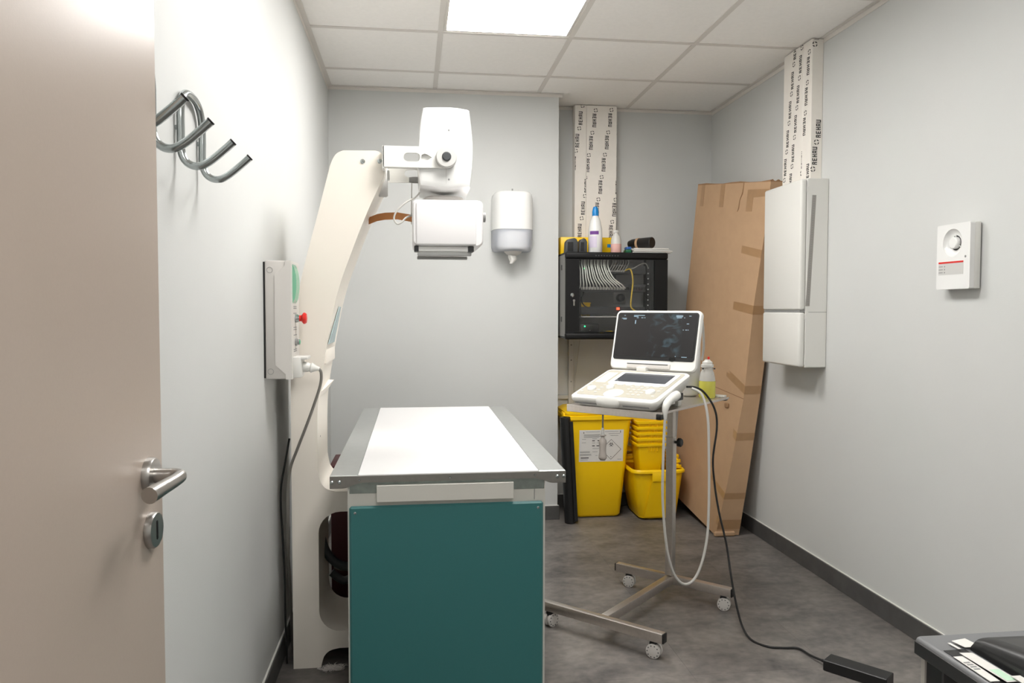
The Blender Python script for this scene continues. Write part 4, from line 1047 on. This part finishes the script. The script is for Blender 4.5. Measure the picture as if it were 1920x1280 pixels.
# black roll standing beside the bin
t = thing('bag_roll', 'tall black roll of bags standing beside the yellow waste bin', 'roll', (.909, 4.412, 0))
prof = [(.028, 0), (.0325, .003), (.033, .30), (.032, .61), (.030, .625), (.012, .625), (.012, .60)]
obj('roll', G(Matrix.Translation((.909, 4.412, 0.001)) @ Matrix.Rotation(-.055, 4, 'Y')).lathe(prof, n=22), 'black_plastic', t, 50)
obj('loose_edge', G(Matrix.Translation((.909, 4.412, 0.001)) @ Matrix.Rotation(-.055, 4, 'Y')).box((.018, -.0325, .012), (.040, -.028, .60), .002, 1), 'black_plastic', t)

# ================================================================== TROLLEY
ang = math.radians(-44.69)
TM = Matrix.Translation((.619, 3.083, 0)) @ Matrix.Rotation(ang, 4, 'Z')
def tw(u, v, z): return tuple(TM @ Vector((u, v, z)))
ZT2 = .865
TL = .655
tr = thing('instrument_trolley', 'stainless steel instrument trolley on four castors', 'trolley', tw(.24, .15, 0))
obj('tray', G(TM).box((0, 0, ZT2 - .003), (.422, TL, ZT2), .001, 1), 'stainless', tr)
obj('front_lip', G(TM).box((0, -.002, ZT2 - .028), (.422, .002, ZT2 + .001), .001, 1), 'stainless', tr)
obj('side_edge', G(TM).box((.4205, 0, ZT2 - .008), (.4235, TL, ZT2 + .0015), .001, 1), 'stainless', tr)
obj('under_bar', G(TM).box((.21, .06, ZT2 - .03), (.30, .60, ZT2 - .0035), .002, 1), 'stainless', tr)
obj('corner_cap', G(TM).box((.402, -.006, ZT2 - .028), (.424, .022, ZT2 - .006), .003), 'black_plastic', tr)
obj('corner_cap', G(TM).box((.395, TL - .03, ZT2 - .014), (.42, TL - .004, ZT2 - .0035), .003), 'black_plastic', tr)
obj('upper_pole', G(TM).box((.245, .412, .66), (.273, .440, ZT2 - .03), .002, 1), 'stainless', tr)
obj('lower_pole', G(TM).box((.242, .409, .10), (.276, .443, .705), .002, 1), 'stainless', tr)
kn = G(TM)
kn.lathe([(.006, 0), (.006, .014), (.019, .015), (.019, .028), (.015, .032), (0, .032)], (.276, .426, .682), 'x', 8)
obj('clamp_knob', kn, 'black_plastic', tr)
BZ0, BZ1 = .062, .098
obj('base_bar', G(TM).box((-.008, .418, BZ0), (.535, .450, BZ1), .003, 2), 'stainless', tr)
obj('base_bar', G(TM).box((-.030, -.160, BZ0), (.512, -.128, BZ1), .003, 2), 'stainless', tr)
obj('base_bar', G(TM).box((.243, -.128, BZ0), (.275, .418, BZ1), .003, 2), 'stainless', tr)
for u0, v0 in ((-.008, .434), (.535, .434), (-.030, -.144), (.512, -.144)):
    s = 1 if u0 > .2 else -1
    obj('end_cap', G(TM).box((u0 - .001 if s > 0 else u0 - .005, v0 - .0155, BZ0 + .0005), (u0 + .005 if s > 0 else u0 + .001, v0 + .0155, BZ1 - .0005), .003, 2), 'black_plastic', tr)
def castor(u, v, rot):
    CM = TM @ Matrix.Translation((u, v, 0)) @ Matrix.Rotation(rot, 4, 'Z')
    c = obj('castor', G(CM).box((-.012, -.014, .040), (.014, .014, .060), .005), 'black_plastic', tr)
    for s in (-1, 1):
        wv = obj('wheel', G(CM).lathe([(.018, -.006), (.0265, -.0055), (.0272, 0), (.0265, .0055), (.018, .007), (0, .007)], (.004, s * .0105, .0272), '-y' if s < 0 else 'y', 30), 'grey_plastic', c)
        dt = G(CM)
        for k in range(10):
            a = 2 * PI * k / 10
            dt.box((.004 + .0205 * math.cos(a) - .0018, s * .0172 - .0012, .0272 + .0205 * math.sin(a) - .0018), (.004 + .0205 * math.cos(a) + .0018, s * .0172 + .0008, .0272 + .0205 * math.sin(a) + .0018))
        dt = obj('wheel_slots', dt, 'dark_grey', c); dt['kind'] = 'stuff'
castor(.0515, .434, math.radians(10)); castor(.497, .434, math.radians(15)); castor(.02, -.144, math.radians(80)); castor(.47, -.144, math.radians(8))

# ------------------------------------------------------------------ ultrasound unit on the trolley
us = thing('ultrasound_machine', 'white portable ultrasound machine with raised dark screen on the trolley', 'ultrasound', tw(.22, .13, ZT2))
U0, U1, V0, V1 = .030, .414, -.030, .285
top = lambda v: .042 + (v + .03) * .088 / .315
bot = lambda v: .004 + max(0, (v - .02)) * .055 / .265
def uring(ins, h, r=.022):      # h: 0 bottom .. 1 top
    return [tw(u, v, ZT2 + bot(v) + (top(v) - bot(v)) * h) for u, v in rrect(U0 + ins, V0 + ins, U1 - ins, V1 - ins, r, 5)]
cs = obj('console', G().loft([uring(.026, 0), uring(.020, .12), uring(.004, .45), uring(0, .78), uring(.001, .92), uring(.006, 1.0)]), 'white_plastic', us, 40)
def deck(u, v, h): return tw(u, v, ZT2 + top(v) + h)
def deck_plate(name, u0, v0, u1, v1, r, h0, h1, m, par):
    lp = rrect(u0, v0, u1, v1, r, 4)
    return obj(name, G().loft([[deck(u, v, h0) for u, v in lp], [deck(u, v, h1) for u, v in lp]]), m, par)
dk = deck_plate('control_deck', U0 + .016, V0 + .020, U1 - .016, V1 - .016, .016, -.001, .0012, 'deck_beige', cs)
tsb = deck_plate('touch_bezel', .118, .118, .385, .250, .010, .0012, .0032, 'white_gloss', cs)
deck_plate('touch_screen', .138, .142, .366, .238, .003, .0032, .0042, 'touch_glass', cs)
deck_plate('label_field', .056, .125, .104, .238, .004, .0012, .0020, 'white_plastic', cs)
def knob(u, v, r, h, name, m='white_gloss'):
    P = []
    for rr, hh in ((r, .001), (r, h * .7), (r * .88, h), (.0005, h)): P.append([deck(u + rr * math.cos(a), v + rr * math.sin(a), hh) for a in [2 * PI * i / 26 for i in range(26)]])
    return obj(name, G().loft(P), m, cs, 40)
knob(.088, .048, .0185, .010, 'dial'); knob(.160, .072, .0165, .010, 'dial'); knob(.348, .052, .0195, .010, 'dial')
tbp = knob(.205, .020, .040, .004, 'trackball_pad')
knob(.205, .018, .019, .007, 'trackball', 'white_plastic')
obj('palm_bulge', G().loft([[tw(.205 + .056 * k * math.cos(a), -.020 - .022 * k * max(-.2, -math.sin(a)) , ZT2 + z) for a in [2 * PI * i / 24 for i in range(24)]] for k, z in ((.55, .006), (.85, .010), (1, .024), (1, .036), (.85, .0455))]), 'white_plastic', cs, 50)
key_spots = [(u, v) for v in (.020, .045, .070, .095) for u in (.060, .122, .245, .268, .291, .314, .375)]
for u, v in key_spots:
    if (u - .088) ** 2 + (v - .048) ** 2 < .0009 or (u - .348) ** 2 + (v - .052) ** 2 < .0009 or (u - .16) ** 2 + (v - .072) ** 2 < .0008 or (u - .205) ** 2 + (v - .02) ** 2 < .0024: continue
    deck_plate('key', u - .007, v - .004, u + .007, v + .004, .002, .0012, .0024, 'light_grey' if random.random() < .5 else 'grey_plastic', cs)
for k in range(6): deck_plate('soft_key', .130 + .040 * k, .108, .158 + .040 * k, .116, .002, .0012, .0035, 'white_gloss', cs)
vt = G(TM)
for k in range(24):
    for s in (.055, .270):
        u = s + .0047 * k
        vt.box((u, V0 + .0065, ZT2 + .0125), (u + .0022, V0 + .022, ZT2 + .0195))
vt = obj('front_vents', vt, 'mid_grey', cs); vt['kind'] = 'stuff'
# feet, side connectors
for fu in (.07, .37): obj('foot', G(TM).cyl((fu, .03, ZT2), (fu, .03, ZT2 + .008), .010), 'black_rubber', us)
for fu in (.07, .37): obj('rear_foot', G(TM).box((fu - .02, .215, ZT2), (fu + .02, .245, ZT2 + .05), .004), 'white_plastic', us)
obj('side_socket', G(TM).box((.392, .12, ZT2 + .030), (.418, .20, ZT2 + .058), .003), 'black_plastic', us)
obj('probe_holder', G(TM).box((.400, .05, ZT2 + .022), (.428, .11, ZT2 + .040), .006), 'grey_plastic', us)
# display lid
lb0 = Vector((0, .290, .135)); tilt = math.atan2(.062, .245)
LM = TM @ Matrix.Translation((.030, .290, ZT2 + .132)) @ Matrix.Rotation(-tilt, 4, 'X')     # local: x right, y back, z up along the lid
LWd, LHt = .398, .258
def lring(ins, yv, r=.022): return [tuple(LM @ Vector((x, yv, z))) for x, z in rrect(ins, ins, LWd - ins, LHt - ins, r, 5)]
ld = obj('display_lid', G().loft([lring(.004, -.002), lring(0, .003), lring(0, .016), lring(.008, .024)]), 'white_plastic', us, 40)
scn = G(LM).plate([rrect(.011, .042, LWd - .011, LHt - .010, .012, 4)], -.0035, -.0015, lambda x, y, d: (x, d, y))
def screen_part():
    o = obj('screen', scn, 'black_plastic', ld); return o
screen_part()
pic = G(LM).plate([rrect(.020, .058, LWd - .018, LHt - .016, .004, 2)], -.0040, -.0034, lambda x, y, d: (x, d, y))
o = obj('screen_picture', pic, 'ultrasound_picture', ld); o['label'] = 'dark ultrasound image'
mk = G(LM)
def sm(a, b, w_, h_=.0022):
    x = .020 + a * (LWd - .038); zz = .058 + (1 - b) * (LHt - .074)
    mk.box((x, -.0045, zz - h_), (x + w_, -.0039, zz))
for a, b, w_ in ((.06, .03, .006), (.03, .10, .024), (.05, .12, .016), (.19, .03, .052), (.19, .055, .022), (.23, .085, .010), (.29, .085, .010), (.33, .085, .005), (.74, .03, .030), (.74, .055, .030), (.75, .08, .022), (.84, .08, .004), (.90, .04, .010), (.84, .36, .004), (.90, .36, .004), (.87, .36, .008), (.88, .22, .010), (.78, .97, .004), (.86, .98, .024)):
    sm(a, b, w_)
sm(.215, .15, .004, .016)
obj('screen_readouts', mk, 'screen_mark', ld)
obj('hinge_bar', G(LM).box((.085, -.006, .006), (.285, -.002, .028), .003), 'grey_plastic', ld)
obj('hinge_slot', G(LM).box((.085, -.0068, .023), (.275, -.0058, .0265)), 'dark_grey', ld)
obj('lid_button', G(LM).lathe([(.010, 0), (.010, .001), (0, .0012)], (.290, -.0035, .050), '-y', 18, sx=1.5), 'keyhole', ld)
obj('hinge_block', G(TM).box((.17, .268, ZT2 + .118), (.215, .300, ZT2 + .146), .004), 'white_plastic', us)

# probes
pb = thing('ultrasound_probe', 'white ultrasound probe in the side holder with long looping white cable', 'probe', tw(.44, .03, ZT2))
hnd = [(1.010, 2.872, .922), (.992, 2.855, .916), (.966, 2.828, .908), (.948, 2.806, .898), (.939, 2.798, .882), (.937, 2.797, .862), (.937, 2.797, .838)]
obj('probe_handle', G().tube(hnd, [.017, .0185, .0155, .0155, .0135, .010, .0050], n=16), 'white_plastic', pb)
loop = [(1.086, 2.92, .942), (1.12, 2.9, .918), (1.139, 2.885, .835), (1.144, 2.88, .689), (1.142, 2.87, .481), (1.129, 2.86, .337), (1.092, 2.85, .226), (1.043, 2.84, .190), (.995, 2.83, .227), (.958, 2.82, .335), (.936, 2.81, .523), (.933, 2.80, .709), (.937, 2.797, .840)]
obj('probe_cable', G().tube(loop, .0052, n=10, sub=8), 'cable_lightgrey', pb)
pb = thing('hanging_probe', 'grey ultrasound probe hanging below the trolley tray on its cable', 'probe', (.743, 2.975, .655))
PXY = (.743, 2.978)
obj('cable', G().tube([(PXY[0], PXY[1], ZT2 - .004), (PXY[0], PXY[1], .80), (PXY[0], PXY[1], .745)], .0036, n=8, spline=False), 'cable_grey', pb)
obj('strain_relief', G().cyl((PXY[0], PXY[1], .748), (PXY[0], PXY[1], .783), .0065, .0048, n=12), 'light_grey', pb)
obj('probe_body', G().lathe([(.001, .652), (.010, .654), (.0165, .662), (.0165, .670), (.0135, .685), (.0135, .705), (.0155, .722), (.014, .733), (.008, .742), (.0065, .748), (.0135, .752), (.0135, .754), (.004, .755)], (PXY[0], PXY[1], 0), 'z', 24), 'probe_grey', pb, 50)
# things on the tray
t = thing('white_canister', 'tall white round canister behind the ultrasound screen', 'canister', tw(.262, .592, ZT2))
cx, cy, _ = tw(.262, .592, 0)
obj('body', G().lathe([(.030, ZT2 + .0005), (.044, ZT2 + .012), (.049, ZT2 + .030), (.049, ZT2 + .25)], (cx, cy, 0), 'z', 30), 'white_plastic', t, 45)
obj('lid', G().lathe([(.050, ZT2 + .25), (.050, ZT2 + .268), (.044, ZT2 + .276)], (cx, cy, 0), 'z', 30), 'white_plastic', t, 45)
t = thing('squeeze_bottle', 'clear squeeze bottle with yellow liquid and red-tipped cap', 'bottle', tw(.354, .578, ZT2))
cx, cy, _ = tw(.354, .578, 0)
zb = ZT2 + .0008
obj('liquid', G().lathe([(.033, zb), (.0355, zb + .004), (.0355, zb + .070), (.0335, zb + .074)], (cx, cy, 0), 'z', 28), 'yellow_liquid', t, 45)
bb = obj('bottle_body', G().lathe([(.0345, zb + .0742), (.033, zb + .090), (.028, zb + .112), (.024, zb + .120), (.024, zb + .136)], (cx, cy, 0), 'z', 28), 'clear_plastic', t, 45)
obj('collar', G().lathe([(.027, zb + .134), (.027, zb + .146), (.022, zb + .147), (.022, zb + .156), (.015, zb + .161), (.010, zb + .168)], (cx, cy, 0), 'z', 28), 'white_plastic', t)
obj('red_tip', G().lathe([(.005, zb + .168), (.005, zb + .178), (.0035, zb + .180)], (cx + .004, cy - .003, 0), 'z', 14), 'red_plastic', t)
for s in (-1, 1): obj('clip', G().box((cx + s * .026 - .003, cy - .018, zb + .125), (cx + s * .026 + .003, cy - .012, zb + .131)), 'dark_grey', t)
t = tag(obj('folded_tissue', G(TM).box((.345, .624, ZT2 + .0005), (.415, .650, ZT2 + .010), .003), 'paper'), 'small folded white tissue at the far corner of the tray', 'tissue')
t = tag(obj('lid_cable', G().tube([(1.196, 3.10, 1.205), (1.212, 3.14, 1.20), (1.231, 3.18, 1.165), (1.250, 3.22, 1.09), (1.262, 3.27, 1.03)], .0050, n=10), 'cable_lightgrey'), 'white cable curving from the screen edge down to the bottle', 'cable')
# power adapter with its cord
t = thing('power_adapter', 'black power adapter lying on the floor with cord from the ultrasound machine', 'power adapter', (1.50, 2.44, 0))
AM = Matrix.Translation((1.430, 2.497, 0)) @ Matrix.Rotation(math.radians(-51), 4, 'Z')
obj('case', G(AM).box((0, -.032, .001), (.21, .036, .038), .0022, 1), 'black_plastic', t)
obj('strain_relief', G(AM).cyl((-.018, .002, .019), (.002, .002, .019), .005, .007, n=12), 'black_rubber', t)
e = AM @ Vector((-.014, .002, .019))
obj('cord', G().tube([(1.075, 2.945, .945), (1.12, 2.965, .940), (1.16, 2.975, .917), (1.200, 2.97, .855), (1.212, 2.97, .779), (1.197, 2.97, .65), (1.206, 2.97, .541), (1.217, 2.95, .437), (1.237, 2.92, .315), (1.237, 2.87, .202), (1.241, 2.83, .111), (1.250, 2.79, .035), (1.262, 2.735, .005), (1.298, 2.672, .004), (1.350, 2.655, .004), (1.400, 2.640, .006), (1.412, 2.57, .010), tuple(e)], .0042, n=9, sub=7), 'black_rubber', t)

# ================================================================== DESK at the lower right
t = thing('desk', 'dark grey desk in the lower right corner of the room', 'desk', (1.2, .8, 0))
obj('desk_top', G().box((.809, .42, .690), (1.60, 1.149, .720), .008, 3), 'desk_grey', t)
obj('edge_band', G().box((.806, .425, .692), (.8095, 1.144, .7145), .0015, 1), 'desk_edge', t)
for lx, ly in ((.818, 1.09), (.818, .46), (1.54, 1.09), (1.54, .46)):
    lg = obj('leg', G().box((lx, ly, .0), (lx + .045, ly + .045, .690), .002, 1), 'desk_edge', t)
obj('leg_strip', G().box((.8145, 1.128, .0), (.818, 1.137, .690)), 'leg_grey', t)
obj('back_apron', G().box((.86, 1.10, .60), (1.54, 1.12, .690)), 'desk_edge', t)
dev = thing('label_printer', 'black desktop device with curved cover on the grey desk', 'printer', (.95, 1.0, .72))
def dprof(k, dz=0.0):      # cross-section of the device, k = height factor
    P = [(.860, .7205), (.859, .7205 + .012 * k)] + smooth_path([(.860, .7205 + .018 * k), (.866, .7205 + .028 * k), (.877, .7205 + .033 * k), (.892, .7205 + .0335 * k)]) + [(1.04, .7205 + .030 * k), (1.04, .7205)]
    return [(x, z + dz) for x, z in P]
obj('body', G().loft([[(x, yy, z) for x, z in dprof(k)] for yy, k in ((1.084, .35), (1.080, .62), (1.06, .78), (1.0, 1.05), (.90, 1.45), (.80, 1.6), (.79, 1.4))]), 'black_plastic', dev, 40)
def dtop(x, yy):
    k = .78 + (1.06 - yy) * 4.2 if yy > .9 else 1.45
    return .7205 + .0335 * k
cv = G()
xsn = [.880, .892, .92, .96, 1.0, 1.036]
rings = [[(.880, yy, dtop(0, yy) - .001), (.892, yy, dtop(0, yy) + .0012), (1.036, yy, dtop(0, yy) - .0005), (1.036, yy, dtop(0, yy) - .004), (.892, yy, dtop(0, yy) - .003)] for yy in (1.058, 1.03, 1.0, .95, .905)]
obj('top_cover', cv.loft(rings), 'desk_edge', dev, 40)
mk = G()
for k in range(3): mk.box((.945 + .009 * k, 1.030, dtop(0, 1.033) - .001), (.951 + .009 * k, 1.036, dtop(0, 1.033) + .0016))
obj('logo_mark', mk, 'light_grey', dev)
obj('dark_slot', G().box((.8165, .90, .7202), (.853, 1.088, .7212), .0003, 1), 'black_plastic', dev)
def slip(name, corners, label, m='paper', z=.7215):
    g = G()
    n = len(corners)
    g.add([(x, yy, z + dz) for x, yy, dz in corners] + [(x, yy, z + dz + .0006) for x, yy, dz in corners], [tuple(reversed(range(n))), tuple(range(n, 2 * n))] + [(i, (i + 1) % n, n + (i + 1) % n, n + i) for i in range(n)])
    o = tag(obj(name, g, m), label, 'paper', 'paper slips on the desk')
    return o
s1 = slip('paper_slip', [(.815, 1.064, 0), (.832, 1.064, 0), (.828, .985, 0), (.813, .985, 0)], 'white printed slip nearest the desk edge')
g = G()
for k in range(4): g.box((.8165, 1.020 + .007 * k, .7222), (.826, 1.0235 + .007 * k, .7226))
obj('slip_print', g, 'ink_soft', s1)
s2 = slip('paper_slip', [(.829, 1.069, .003), (.849, 1.067, .003), (.851, .975, .003), (.831, .975, .003)], 'long slip with green print in front of the black device')
obj('green_print', G().box((.833, .978, .7252), (.848, 1.012, .7255)), 'receipt_green', s2)
slip('paper_slip', [(.838, 1.108, .001), (.843, 1.108, .001), (.845, 1.086, .001), (.840, 1.086, .001)], 'narrow white slip behind the slot on the desk')
slip('paper_slip', [(.848, 1.112, .002), (.876, 1.118, .002), (.880, 1.088, .002), (.853, 1.088, .002)], 'printed slip tucked under the back of the black device')
slip('paper_slip', [(.845, .985, .006), (.90, .985, .006), (.90, .90, .006), (.845, .90, .006)], 'pale blue-white sheet at the lower edge beside the device')

# small tuft of fluff on the floor by the stand
t = G()
for k in range(170):
    a = random.random() * 2 * PI; r = .028 * random.random() ** .6
    p = Vector((-.285 + r * 1.2 * math.cos(a), 2.692 + r * .5 * math.sin(a), .002))
    q = p + Vector((random.uniform(-.02, .02), random.uniform(-.012, .012), random.uniform(.003, .012)))
    s = q + Vector((random.uniform(-.015, .015), random.uniform(-.01, .01), random.uniform(-.006, .008)))
    s.z = max(s.z, .002)
    t.tube([p, q, s], [.0005, .0007, .0003], n=4, sub=3)
o = tag(obj('fluff_tuft', t, 'fluff'), 'small tuft of white fluff on the floor under the x-ray stand', 'fluff'); o['kind'] = 'stuff'
